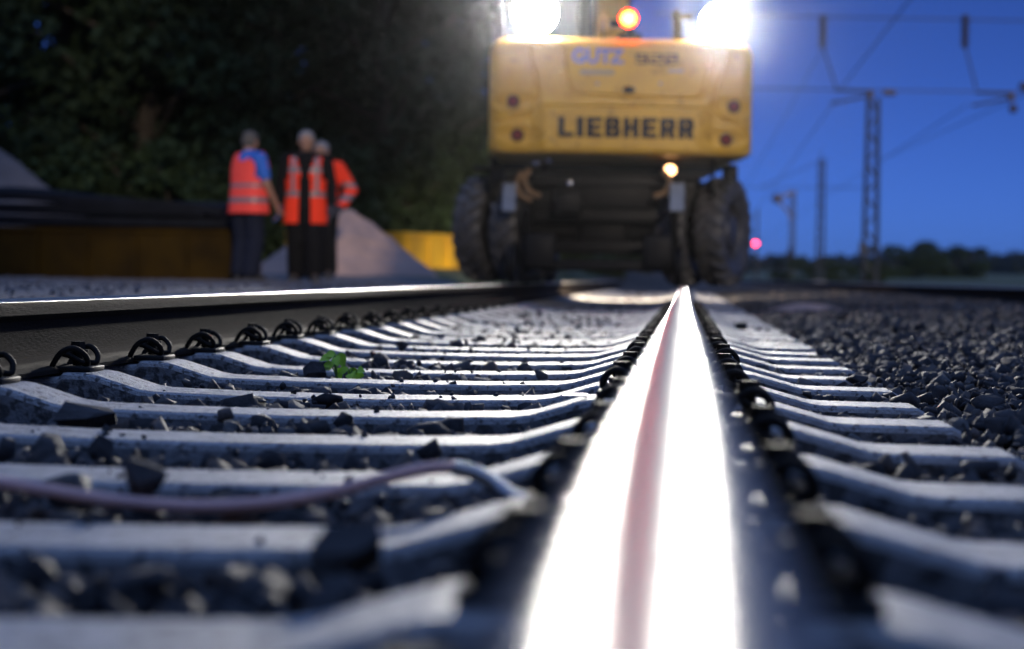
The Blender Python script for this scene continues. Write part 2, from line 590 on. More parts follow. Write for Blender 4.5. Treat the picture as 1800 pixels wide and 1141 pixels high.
def sleeper_mesh():
    # (x from the sleeper's middle, top height)
    half = [(0.0, -0.214), (0.25, -0.212), (0.44, -0.207), (0.475, -0.202), (0.575, -0.172), (0.60, -0.1685), (0.652, -0.1685), (0.662, -0.178),
            (0.845, -0.178), (0.855, -0.1685), (0.907, -0.1685), (0.935, -0.172), (1.05, -0.203), (1.08, -0.206), (1.285, -0.208), (1.300, -0.216)]
    pts = [(-x, z) for x, z in half[:0:-1]] + half
    vs, fs = [], []
    for (x, z) in pts:
        endt = 0.006 if abs(x) > 1.295 else 0
        for (y, dz) in ((-0.135, -0.20), (-0.104, -0.014), (-0.100, -0.005), (-0.090, 0.0), (0.090, 0.0), (0.100, -0.005), (0.104, -0.014), (0.135, -0.20)):
            vs.append((x, y * (0.97 if endt else 1), (z + dz) if dz > -0.1 else -0.40))
    n = 8
    for i in range(len(pts) - 1):
        for k in range(n - 1):
            fs.append((i * n + k, i * n + k + 1, (i + 1) * n + k + 1, (i + 1) * n + k))
        fs.append((i * n, (i + 1) * n, (i + 1) * n + n - 1, i * n + n - 1))
    fs.append(tuple(range(n)))
    fs.append(tuple(range((len(pts) - 1) * n, len(pts) * n)))
    mb = MB()
    mb.add(vs, fs)
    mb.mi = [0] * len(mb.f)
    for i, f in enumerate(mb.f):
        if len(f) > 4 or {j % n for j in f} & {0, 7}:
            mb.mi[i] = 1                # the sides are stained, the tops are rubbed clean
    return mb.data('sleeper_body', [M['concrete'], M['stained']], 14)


def smooth_path(pts, per=6):
    pts = [Vector(p) for p in pts]
    out = []
    for i in range(len(pts) - 1):
        p0, p1, p2, p3 = pts[max(i - 1, 0)], pts[i], pts[i + 1], pts[min(i + 2, len(pts) - 1)]
        for k in range(per):
            t = k / per
            out.append(0.5 * ((2 * p1) + (p2 - p0) * t + (2 * p0 - 5 * p1 + 4 * p2 - p3) * t * t + (3 * p1 - p0 - 3 * p2 + p3) * t ** 3))
    out.append(pts[-1])
    return out


def clip_mesh():
    """W-shaped tension clamp; +x points away from the rail, origin on the rail foot's edge line"""
    mb = MB()
    side = [(-0.006, -0.062, 0.000), (0.000, -0.066, 0.012), (0.018, -0.068, 0.036), (0.045, -0.062, 0.046), (0.068, -0.048, 0.030), (0.070, -0.033, 0.010),
            (0.052, -0.024, 0.012), (0.024, -0.020, 0.026), (0.006, -0.014, 0.030), (0.000, 0.0, 0.030)]
    path = side + [(x, -y, z) for x, y, z in side[-2::-1]]
    mb.tube(smooth_path(path, 5), 0.0068, 8)
    mb.cur = 1
    mb.box((0.042, 0, -0.003), (0.082, 0.115, 0.012), bev=0.003)
    return mb.data('rail_clip', [M['clip'], M['plate']], 50)


def bolt_mesh():
    mb = MB()
    mb.cyl((0.036, 0, 0.004), (0.036, 0, 0.036), 0.012, n=12)
    mb.cyl((0.036, 0, 0.036), (0.036, 0, 0.041), 0.024, n=20)
    mb.cyl((0.036, 0, 0.041), (0.036, 0, 0.060), 0.0175, 0.0165, n=6)
    return mb.data('bolt', M['clip'], 40)


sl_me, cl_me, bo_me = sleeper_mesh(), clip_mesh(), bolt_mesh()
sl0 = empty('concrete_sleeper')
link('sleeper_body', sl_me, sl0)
for rx in (-GA / 2, GA / 2):
    for s in (-1, 1):
        c_ = link('rail_clip', cl_me, sl0, (rx + s * 0.071, 0, -0.1585))
        c_.rotation_euler = (0, 0, 0 if s > 0 else math.pi)
        link('bolt', bo_me, c_)
ORD = ('first second third fourth fifth sixth seventh eighth ninth tenth eleventh twelfth thirteenth fourteenth fifteenth sixteenth '
       'seventeenth eighteenth nineteenth twentieth twenty-first twenty-second').split()
N_SL = 62
FRONT0 = 0.73
k_plant = 8                      # the sleeper right behind the little plant
for k in range(N_SL):
    o = sl0 if k == 0 else copy_tree(sl0, None, 0, ('bolt',) if 18 <= k < 26 else (('rail_clip',) if k >= 26 else ()))
    y = FRONT0 + 0.104 + 0.60 * k + random.uniform(-0.012, 0.012)
    o.location = (SX + random.uniform(-0.01, 0.01), y, random.uniform(-0.003, 0.002))
    o.rotation_euler = (0, 0, random.uniform(-0.004, 0.004))
    if y > 18.5:
        lab = 'pale concrete sleeper of the track beyond the excavator'
    elif k == k_plant:
        lab = 'pale concrete sleeper right behind the little green plant'
    elif k > k_plant:
        lab = '%s concrete sleeper beyond the one behind the green plant' % ORD[k - k_plant - 1]
    elif k == 2:
        lab = 'concrete sleeper in front of the pink hose, its shoulder blurred'
    elif k == 3:
        lab = 'concrete sleeper right behind the pink hose'
    elif k < 2:
        lab = 'blurred concrete sleeper cut by the lower edge of the picture'
    else:
        lab = '%s concrete sleeper behind the pink hose, before the green plant' % ORD[k - 3]
    tag(o, lab, 'railway sleeper', 'concrete sleepers of the main track')


# ------------------------------------------------------------------ ballast
def stone_templates(n, pts=13, seed=1):
    r = np.random.default_rng(seed)
    out = []
    for i in range(n):
        bm = bmesh.new()
        v = r.normal(size=(pts, 3))
        v /= np.linalg.norm(v, axis=1)[:, None]
        v *= r.uniform(0.8, 1.08, (pts, 1))
        for p in v:
            bm.verts.new(p)
        res = bmesh.ops.convex_hull(bm, input=list(bm.verts))
        bmesh.ops.delete(bm, geom=[g for g in res['geom_interior'] if isinstance(g, bmesh.types.BMVert)], context='VERTS')
        bm.verts.index_update()
        V = np.array([q.co[:] for q in bm.verts])
        Fc = np.array([[q.index for q in f.verts] for f in bm.faces if len(f.verts) == 3])
        bm.free()
        out.append((V, Fc))
    return out


TPL = stone_templates(30)


def rand_rot(n, r):
    q = r.normal(size=(n, 4))
    q /= np.linalg.norm(q, axis=1)[:, None]
    w, x, y, z = q.T
    return np.stack([np.stack([1 - 2 * (y * y + z * z), 2 * (x * y - z * w), 2 * (x * z + y * w)], -1),
                     np.stack([2 * (x * y + z * w), 1 - 2 * (x * x + z * z), 2 * (y * z - x * w)], -1),
                     np.stack([2 * (x * z - y * w), 2 * (y * z + x * w), 1 - 2 * (x * x + y * y)], -1)], 1)


def ballast_z(x, y):
    """top of the ballast"""
    x, y = np.asarray(x, float), np.asarray(y, float)
    z = np.full(x.shape, -0.243)
    sh = np.clip((x - 0.56) / 0.25, 0, 1)                   # shoulder right of the sleeper ends
    z = z + sh * 0.028 + np.clip((x - 0.9) / 2.1, 0, 1) * 0.075
    ls = np.clip((-2.06 - x) / 0.3, 0, 1)
    z = z + ls * 0.06
    return z + 0.013 * fnoise(x, y, 3.1, 2)


def scatter(n, x0, x1, y0, y1, s0, s1, r, crib=False):
    x = r.uniform(x0, x1, n)
    y = r.uniform(y0, y1, n)
    s = r.uniform(s0, s1, n) * r.choice([1.0, 1.0, 1.25, 0.75], n)
    if crib:
        ph = np.mod(y - FRONT0 - 0.104, 0.6)
        ph = np.minimum(ph, 0.6 - ph)
        keep = (ph > 0.135) | (x < -2.07) | (x > 0.56)
        keep &= ~((np.abs(x) < 0.085) | (np.abs(x + GA) < 0.085)) | (r.uniform(size=n) < 0.25)
        keep &= np.hypot(x + 0.95, y - 5.30) > 0.13          # room for the little plant
        x, y, s = x[keep], y[keep], s[keep]
    z = ballast_z(x, y) + r.normal(0, 0.012, len(x)) - s * 0.35
    return np.stack([x, y, z], -1), s


def stones_object(name, groups, r, mats):
    VV, FF, MI, off = [], [], [], 0
    for pos, s in groups:
        n = len(pos)
        R = rand_rot(n, r)
        an = np.stack([r.uniform(0.9, 1.35, n), r.uniform(0.7, 1.1, n), r.uniform(0.45, 0.85, n)], -1) * s[:, None]
        t = r.integers(0, len(TPL), n)
        mix = np.searchsorted([0.70, 0.92], r.uniform(size=n)).astype(np.int32)
        for k, (V, Fc) in enumerate(TPL):
            sel = np.where(t == k)[0]
            if not len(sel):
                continue
            W = np.einsum('nij,nvj->nvi', R[sel], V[None] * an[sel][:, None, :]) + pos[sel][:, None, :]
            VV.append(W.reshape(-1, 3))
            FF.append((Fc[None] + (np.arange(len(sel)) * len(V))[:, None, None] + off).reshape(-1, 3))
            MI.append(np.repeat(mix[sel], len(Fc)))
            off += len(sel) * len(V)
    V, Fc, mi_ = np.concatenate(VV), np.concatenate(FF), np.concatenate(MI)
    me = bpy.data.meshes.new(name)
    me.vertices.add(len(V))
    me.vertices.foreach_set('co', V.ravel().astype(np.float32))
    me.loops.add(len(Fc) * 3)
    me.loops.foreach_set('vertex_index', Fc.ravel().astype(np.int32))
    me.polygons.add(len(Fc))
    me.polygons.foreach_set('loop_start', np.arange(0, len(Fc) * 3, 3, dtype=np.int32))
    me.polygons.foreach_set('loop_total', np.full(len(Fc), 3, dtype=np.int32))
    for m in mats:
        me.materials.append(m)
    me.polygons.foreach_set('material_index', mi_)
    me.update(calc_edges=True)
    me.validate()
    return link(name, me)


rb = np.random.default_rng(11)
groups = [scatter(19000, -2.45, 0.56, 0.5, 12, 0.022, 0.040, rb, True),
          scatter(7500, -2.45, 0.56, 12, 30, 0.024, 0.042, rb, True),
          scatter(15000, 0.54, 3.3, 0.8, 12, 0.022, 0.042, rb),
          scatter(9000, 0.54, 3.3, 12, 30, 0.026, 0.046, rb),
          scatter(14000, 0.5, 3.0, 1.5, 9, 0.008, 0.018, rb),
          scatter(6000, -2.3, 0.5, 1.0, 9, 0.008, 0.016, rb, True),
          scatter(5000, 3.4, 6.2, 8, 40, 0.03, 0.05, rb),
          scatter(5000, -2.45, 3.3, 30, 60, 0.035, 0.055, rb)]
nx_ = 420                           # chips kicked onto the sleepers' tops
kx, ky = rb.uniform(-1.25, -0.2, nx_), FRONT0 + 0.104 + 0.6 * rb.integers(2, 32, nx_) + rb.uniform(-0.09, 0.09, nx_)
ks = rb.uniform(0.003, 0.010, nx_) * np.where(ky > 8, 1.9, 1.0)
groups.append((np.stack([kx, ky, -0.2135 + ks * 0.35], -1), ks))
o = stones_object('ballast', groups, rb, [M['stone'], M['stone_b'], M['stone_c']])
tag(o, 'dark crushed stone ballast around the sleepers and beside the track', 'ballast', None, 'stuff')

# bed under the stones
bx = np.concatenate([np.linspace(-2.6, 3.3, 60), np.linspace(3.5, 6.6, 12)])
by = np.concatenate([np.linspace(-1.5, 30, 160), np.linspace(31, 200, 60)])
BX, BY = np.meshgrid(bx, by)
BZ = ballast_z(BX, BY) - 0.035
BZ[:, 0] -= 0.2
BZ[:, -1] -= 0.4
nb = len(bx)
idx = np.arange(BX.size).reshape(BX.shape)
q = np.stack([idx[:-1, :-1], idx[:-1, 1:], idx[1:, 1:], idx[1:, :-1]], -1).reshape(-1, 4)
me = bpy.data.meshes.new('ballast_bed')
me.from_pydata(np.stack([BX, BY, BZ], -1).reshape(-1, 3).tolist(), [], q.tolist())
me.materials.append(M['stone'])
tag(link('track_bed', me), kind='structure')

# loose gravel of the works road left of the track
rg = np.random.default_rng(5)
n = 9000
gx, gy = rg.uniform(-12, -2.7, n), rg.uniform(6, 22, n)
pos = np.stack([gx, gy, terrain_z(gx, gy)], -1)
o = stones_object('gravel', [(pos, rg.uniform(0.008, 0.022, n))], rg, [M['heap'], M['gravel'], M['stone_c']])
tag(o, 'fine grey gravel of the works road in front of the long trough', 'gravel', None, 'stuff')


def big_stone(px, py_base, z_base, w_px, h_px, label, seed, tilt=0.0, deep=0.8, m='stone', d=None):
    """one stone that stands out; its size comes from the picture"""
    hz = 490.0 + 0.018 * (px - 1203)
    d = (CAM.z - z_base) * F_PX / (py_base - hz)
    if z_base < -0.218 and px < 1200:       # between two sleepers: take the nearest gap
        d = min((1.13 + 0.6 * i for i in range(30)), key=lambda g: abs(CAM.z - (py_base - hz) / F_PX * g + 0.238))
    c = P(px, py_base, d)
    w, h = w_px / F_PX * d, h_px / F_PX * d
    V, Fc = stone_templates(1, 18, seed)[0]
    V = V.copy()
    V[:, 2] = np.where(V[:, 2] > 0, V[:, 2] * (1.0 + 0.25 * (V[:, 0] * 0.5)), V[:, 2])
    A = np.array([[math.cos(tilt), -math.sin(tilt)], [math.sin(tilt), math.cos(tilt)]])
    V[:, [0, 2]] = V[:, [0, 2]] @ A.T
    V -= V.min(0) * 0 + (V.max(0) + V.min(0)) / 2
    V /= (V.max(0) - V.min(0)) / 2
    V = V * np.array([w / 2, w / 2 * deep, h / 2])
    mb = MB()
    mb.add(V.tolist(), Fc.tolist())
    o = mb.build('ballast_stone', M[m], None, None, (c.x, c.y, c.z + h / 2 - 0.006))
    return tag(o, label, 'stone', 'loose stones that stand out on the sleepers')


big_stone(553, 668, -0.25, 44, 38, 'dark stone beside the little green plant', 3)
big_stone(258, 872, -0.235, 75, 78, 'tall pointed dark stone against the sleeper by the pink hose', 5, 0.7)
big_stone(175, 812, -0.235, 50, 58, 'upright dark stone leaning on the sleeper left of the pointed stone', 8, 0.5)
big_stone(415, 880, -0.225, 95, 30, 'flat dark stone on the sleeper edge above the pink hose', 12)
big_stone(155, 752, -0.235, 110, 52, 'rounded grey stone below the shoulder of a left sleeper', 21)
big_stone(218, 742, -0.235, 40, 34, 'small wedge stone right of the rounded grey stone', 23)
big_stone(605, 1010, -0.22, 145, 105, 'large blurred black stone covering the middle of a near sleeper', 31)
big_stone(707, 614, -0.213, 26, 18, 'small dark stone lying on a sleeper between plant and excavator', 35)
big_stone(845, 608, -0.235, 22, 22, 'dark stone standing between far sleepers', 37, 0.4)
big_stone(972, 632, -0.22, 30, 18, 'dark low stone near the right rail between sleepers', 41)
big_stone(350, 644, -0.22, 62, 36, 'black stone between two left sleeper shoulders below the rail clips', 43)
big_stone(745, 668, -0.235, 30, 14, 'thin dark chip in front of a sleeper right of the plant', 47)
big_stone(845, 644, -0.235, 34, 13, 'flat dark chip lying between two sleepers in the middle of the track', 49)
big_stone(1302, 578, -0.208, 22, 14, 'dark stone lying on far sleeper ends right of the polished rail', 53)
big_stone(1506, 676, -0.225, 40, 22, 'dark stone resting on a sleeper end by the right ballast', 55)

# ------------------------------------------------------------------ little plant, hose, plate
pp = P(599, 674, 5.36)
pl = empty('plant', (pp.x, pp.y, pp.z))
pl.scale = (1.25, 1.25, 1.2)
tag(pl, 'little bright green plant growing between the sleepers', 'plant')
stem, lv = MB(), MB()
rp_ = random.Random(4)
for i in range(17):
    a = rp_.uniform(0, 2 * math.pi)
    side = -0.012 if i < 10 else 0.024
    hgt = rp_.uniform(0.030, 0.072) if i < 10 else rp_.uniform(0.018, 0.036)
    tip = Vector((side + math.cos(a) * rp_.uniform(0.002, 0.016), math.sin(a) * 0.014, hgt))
    stem.tube(smooth_path([(side * 0.4, 0, -0.03), (side * 0.8 + tip.x * 0.1, tip.y * 0.3, hgt * 0.5), tip], 4), 0.0013, 5)
    L, W = rp_.uniform(0.020, 0.030), rp_.uniform(0.016, 0.022)
    dirv = Vector((math.cos(a), -0.35 + 0.3 * math.sin(a), rp_.uniform(-0.5, 0.35))).normalized()
    nrm = Vector((rp_.uniform(-.4, .4), -0.75, 0.65)).normalized()      # the blades are turned towards the camera
    sd = dirv.cross(nrm).normalized()
    up = sd.cross(dirv)
    cols = []
    for u in (0, 0.12, 0.3, 0.5, 0.7, 0.87, 1.0):
        wd = W * math.sin(math.pi * min(1, 0.05 + 0.93 * u) ** 0.8) * 0.62
        base = tip + dirv * (u * L) - Vector((0, 0, 1)) * (u * u * 0.009)
        cols.append([base - sd * wd + up * wd * 0.3, base, base + sd * wd + up * wd * 0.3])
    vs = [p for c in cols for p in c]
    fs = []
    for j in range(len(cols) - 1):
        for k in range(2):
            fs.append((j * 3 + k, j * 3 + k + 1, j * 3 + k + 4, j * 3 + k + 3))
    lv.add(vs, fs)
stem.build('stem', M['stem'], pl, 60)
lv.build('leaves', M['plant'], pl, 60)

hd = 2.27
hp = [(-330, 790, hd + 0.1), (-180, 815, hd + 0.04), (-60, 838, hd), (60, 858, hd), (200, 880, hd - 0.01), (330, 890, hd - 0.02), (450, 886, hd - 0.02), (570, 868, hd), (680, 840, hd + 0.01),
      (750, 824, hd + 0.02), (800, 822, hd + 0.03)]
root = P(330, 890, hd)
ho = empty('hose', root)
tag(ho, 'pink rubber hose lying in a curve across the near sleepers', 'hose')
pts = [P(*p) - root for p in smooth_path(hp, 6)]
MB().tube(pts, 0.0078, 12).build('rubber_tube', M['cable'], ho, 60)
he = [(798, 822, hd + 0.03), (835, 832, hd + 0.03), (870, 852, hd + 0.03), (900, 872, hd + 0.02), (935, 884, hd + 0.01)]
fm = MB().tube([P(*p) - root for p in smooth_path(he, 6)], 0.0098, 14)
e1, e2 = P(798, 822, hd + 0.03) - root, P(935, 884, hd + 0.01) - root
fm.ell(e2, (0.03, 0.012, 0.010))
fm.build('metal_fitting', M['ferrule'], ho, 60)

q = P(1010, 744, 3.83)
o = MB().box((0, 0, 0.002), (0.050, 0.030, 0.004), bev=0.001).build('metal_plate', M['white_plate'], None, None, (q.x, q.y, -0.1675))
o.rotation_euler = (R_(3.4), 0, 0.1)
tag(o, 'small shiny metal plate on a sleeper shoulder beside the polished rail', 'metal plate')


# ------------------------------------------------------------------ excavator
EX_Y = 18.0
ex = empty('excavator', (SX, EX_Y, 0))
tag(ex, 'yellow road-rail excavator seen from behind with two glaring work lamps', 'excavator')
YAW = R_(5.5)
BC = Vector((0.185, -1.0, 0))               # rear face centre in the machine's frame
UT = Matrix.Translation(BC) @ Matrix.Rotation(YAW, 4, 'Z')


def bx_(px):
    return (px - 1090) / 200.0


def bz_(px, py):
    return (490 + 0.018 * (px - 1203) - py) / 200.0 + 0.069


# counterweight: sculpted rear face
ZB, ZT, WH = 1.150, 2.175, 1.165
NU, NV = 190, 110


def poly_dist(X, Z, pts):
    D = np.full(X.shape, 9.0)
    for (a, b) in zip(pts[:-1], pts[1:]):
        ax, az, bx2, bz2 = a[0], a[1], b[0], b[1]
        dx, dz = bx2 - ax, bz2 - az
        t = np.clip(((X - ax) * dx + (Z - az) * dz) / (dx * dx + dz * dz), 0, 1)
        D = np.minimum(D, np.hypot(X - ax - t * dx, Z - az - t * dz))
    return D


uu = np.sin(np.linspace(-1, 1, NU) * math.pi / 2 * 0.97)
uu /= uu[-1]
vv = np.linspace(0, 1, NV)
U, Vv = np.meshgrid(uu, vv)
Z = ZB + (ZT - ZB) * Vv
rt, rbm = 0.16, 0.07
hw = np.full(vv.shape, WH)
zz = ZB + (ZT - ZB) * vv
hw = hw - np.where(zz > ZT - rt, (1 - np.sqrt(np.clip(1 - ((zz - (ZT - rt)) / rt) ** 2, 0, 1))) * 0.15, 0)
hw = hw - np.where(zz < ZB + rbm, (1 - np.sqrt(np.clip(1 - ((ZB + rbm - zz) / rbm) ** 2, 0, 1))) * 0.05, 0)
X = U * hw[:, None]
Yd = np.zeros(X.shape)
e = np.clip((np.abs(U) - 0.86) / 0.14, 0, 1)
Yd += 0.14 * (1 - np.sqrt(np.clip(1 - e ** 2, 0, 1)))
Yd += 0.05 * np.abs(U) ** 3
tp = np.clip((Z - (ZT - 0.10)) / 0.10, 0, 1)
Yd += 0.11 * (1 - np.sqrt(np.clip(1 - tp ** 2, 0, 1)))
bt = np.clip((ZB + 0.06 - Z) / 0.06, 0, 1)
Yd += 0.05 * (1 - np.sqrt(np.clip(1 - bt ** 2, 0, 1)))
# the lower half stands out under a ledge
led_z = 1.585
inner = np.clip((0.80 - np.abs(X)) / 0.12, 0, 1)
st = np.clip((led_z - Z) / 0.030, 0, 1)
Yd -= 0.055 * st * inner
Yd += 0.02 * np.clip((Z - led_z) / 0.5, 0, 1) * inner


def groove(pts, w, dep):
    global Yd
    Yd += dep * np.exp(-(poly_dist(X, Z, pts) / w) ** 2)


def pxs(L):
    return [(bx_(a), bz_(a, b)) for a, b in L]


hatch = pxs([(983, 84), (990, 120), (998, 155), (1006, 166), (1120, 171), (1222, 174), (1232, 166), (1240, 130), (1245, 92)])
groove(hatch, 0.010, 0.016)
groove(pxs([(925, 84), (929, 110), (938, 135), (944, 165), (942, 188), (928, 202), (900, 209), (868, 214)]), 0.012, 0.020)
groove(pxs([(1275, 92), (1270, 120), (1260, 145), (1254, 175), (1256, 200), (1270, 213), (1296, 221), (1322, 230)]), 0.012, 0.020)
REFL = [(900, 178, 50, 0.20), (908, 237, 50, 0.24), (1288, 188, 50, -0.2), (1275, 246, 50, -0.24)]
for (rx, ry, _, sl) in REFL:
    cxr, czr = bx_(rx), bz_(rx, ry)
    sgn = 1 if sl > 0 else -1
    dx, dz = (X - cxr - sgn * 0.02), (Z - czr)
    q_ = (dx / 0.22) ** 2 + (dz / 0.088) ** 2
    Yd += 0.030 * np.clip(1 - q_, 0, 1) ** 0.6
    Yd -= 0.010 * np.exp(-((np.sqrt(q_) - 1.05) / 0.12) ** 2) * (Z < czr + 0.03)
V = [Vector((X[j, i], Yd[j, i], Z[j, i])) for j in range(NV) for i in range(NU)]
Fq = [(j * NU + i, j * NU + i + 1, (j + 1) * NU + i + 1, (j + 1) * NU + i) for j in range(NV - 1) for i in range(NU - 1)]
ring = [i for i in range(NU)] + [j * NU + NU - 1 for j in range(1, NV)] + [(NV - 1) * NU + i for i in range(NU - 2, -1, -1)] + [j * NU for j in range(NV - 2, 0, -1)]
o0 = len(V)
V += [Vector((V[i].x, 0.95, V[i].z)) for i in ring]
nr = len(ring)
Fq += [(ring[k], o0 + k, o0 + (k + 1) % nr, ring[(k + 1) % nr]) for k in range(nr)]
Fq.append(tuple(o0 + k for k in range(nr)))
mb = MB(UT)
mb.add(V, Fq)
cw = mb.build('counterweight', M['yellow'], ex, 35)


def face_y(x, z):
    """rear surface of the counterweight near x, z"""
    j = int(np.argmin(np.abs(zz - z)))
    i = int(np.argmin(np.abs(X[j] - x)))
    return float(Yd[j, i])


def text_at(name, body, px0, px1, pyc, size, mat, off):
    pxc = (px0 + px1) / 2
    x, z = bx_(pxc), bz_(pxc, pyc)
    y = min(face_y(x + dx, z + dz) for dx in (-0.3, -0.15, 0, 0.15, 0.3) for dz in (-0.05, 0, 0.05)) - 0.004
    T = UT @ Matrix.Translation((x, y, z)) @ Matrix.Rotation(math.pi / 2, 4, 'X')
    return text_mesh(name, body, size, mat, cw, T, 0.002, off, (px1 - px0) / 200.0)


def block_letters(name, word, px0, px1, pyc, H, mat, wide, st):
    """heavy square lettering built from bars; glyph bars are (x0, z0, x1, z1) in 0..1, three-value tuples shear a leg"""
    w, h = st
    G = {'L': [(0, 0, w, 1), (0, 0, 1, h)], 'I': [(0, 0, 1, 1)],
         'E': [(0, 0, w, 1), (w, 0, 1, h), (w, .5 - h / 2, .92, .5 + h / 2), (w, 1 - h, 1, 1)],
         'B': [(0, 0, w, 1), (w, 0, .9, h), (w, .5 - h / 2, .88, .5 + h / 2), (w, 1 - h, .88, 1), (1 - w, .06, 1, .47), (.96 - w, .53, .96, .94)],
         'H': [(0, 0, w, 1), (1 - w, 0, 1, 1), (w, .5 - h / 2, 1 - w, .5 + h / 2)],
         'R': [(0, 0, w, 1), (w, 1 - h, .9, 1), (w, .45 - h / 2, .9, .45 + h / 2), (.97 - w, .45, .97, .94), ('leg', 1 - w, .40)],
         '9': [(0, 1 - h, 1, 1), (0, .5 - h / 2, 1, .5 + h / 2), (0, 0, 1, h), (0, .5, w, 1 - h), (1 - w, h, 1, 1 - h)],
         '2': [(0, 1 - h, 1, 1), (0, .5 - h / 2, 1, .5 + h / 2), (0, 0, 1, h), (0, h, w, .5), (1 - w, .5, 1, 1 - h)]}
    ws = [0.45 if ch == 'I' else 1.0 for ch in word]
    gap = wide
    tot = sum(ws) + gap * (len(word) - 1)
    xa, xb = bx_(px0), bx_(px1)
    u_ = (xb - xa) / tot
    zc = bz_((px0 + px1) / 2, pyc)
    y = min(face_y(xa + (xb - xa) * t, zc + dz) for t in (.1, .3, .5, .7, .9) for dz in (-H / 2, 0, H / 2)) - 0.003
    mb = MB(UT)
    x = xa
    for ch, wd in zip(word, ws):
        W = wd * u_
        for i, b in enumerate(G[ch]):
            yy = y - 0.0004 * i
            if b[0] == 'leg':
                x0, x1, z1 = x + b[1] * W - .22 * W, x + W * (1 - w) - .22 * W, b[2]
                p = [(x + .45 * W, zc - H / 2 + z1 * H), (x + (.45 + w) * W, zc - H / 2 + z1 * H), (x + W, zc - H / 2), (x + (1 - w) * W, zc - H / 2)]
                vs = [(a_, yy - .003, c_) for a_, c_ in p] + [(a_, yy + .003, c_) for a_, c_ in p]
                mb.add(vs, [(0, 1, 2, 3), (4, 5, 6, 7), (0, 1, 5, 4), (1, 2, 6, 5), (2, 3, 7, 6), (3, 0, 4, 7)])
            else:
                mb.box((x + (b[0] + b[2]) / 2 * W, yy, zc - H / 2 + (b[1] + b[3]) / 2 * H), ((b[2] - b[0]) * W, 0.006, (b[3] - b[1]) * H))
        x += (wd + gap) * u_
    return mb.build(name, mat, cw)


block_letters('lettering', 'LIEBHERR', 979, 1216, 226, 0.176, M['blackprint'], 0.20, (0.40, 0.235))
block_letters('number_lettering', '922', 1113, 1187, 105, 0.092, M['blackprint'], 0.18, (0.24, 0.17))
text_at('blue_lettering', 'GUTZ', 1001, 1092, 101, 0.170, M['blueprint'], 0.006)
for (a, b, y_, hgt) in ((1016, 1076, 128, 0.045), (1170, 1198, 126, 0.028)):
    x0, x1 = bx_(a), bx_(b)
    z_ = bz_((a + b) / 2, y_)
    MB(UT).box(((x0 + x1) / 2, face_y((x0 + x1) / 2, z_) - 0.003, z_), (x1 - x0, 0.004, hgt)).build('decal', M['greyprint'], cw)
for (rx, ry, _, sl) in REFL:
    x, z = bx_(rx), bz_(rx, ry)
    y = face_y(x, z)
    mb = MB(UT)
    mb.cyl((x, y + 0.02, z), (x, y - 0.020, z), 0.062, 0.058, 24)
    mb.cur = 1
    mb.cyl((x, y - 0.018, z), (x, y - 0.026, z), 0.040, 0.036, 20)
    mb.build('reflector', [M['dark'], M['reflector']], cw, 40)
mb = MB(UT)
x, z = bx_(1102), bz_(1102, 159)
y = face_y(x, z)
mb.ell((x, y, z), (0.058, 0.022, 0.034))
mb.box((x, y - 0.018, z - 0.012), (0.07, 0.02, 0.018), bev=0.004)
mb.build('latch', M['blackprint'], cw, 40)
for px in (1047, 1157):
    MB(UT).cyl((bx_(px), face_y(bx_(px), bz_(px, 148)) + 0.005, bz_(px, 148)), (bx_(px), face_y(bx_(px), bz_(px, 148)) - 0.008, bz_(px, 148)), 0.012, n=12).build('hatch_bolt', M['greyplate'], cw)

# engine hood, rails, cab, boom above and behind the counterweight
mb = MB(UT)
mb.box((0, 1.75, 1.62), (2.26, 1.58, 0.94), bev=0.06)
mb.build('engine_hood', M['yellow'], ex, 35)
mb = MB(UT)
for k in range(9):
    mb.box((1.132, 1.2 + 0.11 * k, 1.75), (0.02, 0.06, 0.34))
mb.build('side_grille', M['dark'], ex)
mb = MB(UT)
mb.box((0.0, 2.9, 1.24), (2.3, 2.7, 0.2), bev=0.03)
mb.cyl((0, 2.2, 0.98), (0, 2.2, 1.16), 0.62, n=40)
mb.build('slew_platform', M['dark'], ex, 35)
# cab
mb = MB(UT)
cx0, cx1, cy0, cy1, cz0, cz1 = -1.14, -0.18, 2.55, 4.1, 1.34, 3.05
for x in (cx0 + .05, cx1 - .05):
    for y in (cy0 + .05, cy1 - .05):
        mb.box((x, y, (cz0 + cz1) / 2), (0.10, 0.10, cz1 - cz0), bev=0.015)
mb.box(((cx0 + cx1) / 2, (cy0 + cy1) / 2, cz0 + 0.2), (cx1 - cx0, cy1 - cy0, 0.4), bev=0.03)
mb.box(((cx0 + cx1) / 2, (cy0 + cy1) / 2, cz1), (cx1 - cx0 + .06, cy1 - cy0 + .08, 0.12), bev=0.04)
cab = mb.build('cab', M['dark'], ex, 35)
mb = MB(UT)
mb.box(((cx0 + cx1) / 2, cy0 + .04, 2.38), (cx1 - cx0 - .2, 0.012, 1.18))
mb.box((cx0 + .04, (cy0 + cy1) / 2, 2.38), (0.012, cy1 - cy0 - .2, 1.18))
mb.box((cx1 - .04, (cy0 + cy1) / 2, 2.38), (0.012, cy1 - cy0 - .2, 1.18))
mb.box(((cx0 + cx1) / 2, cy1 - .04, 2.38), (cx1 - cx0 - .2, 0.012, 1.18))
mb.build('window', M['glass'], cab)
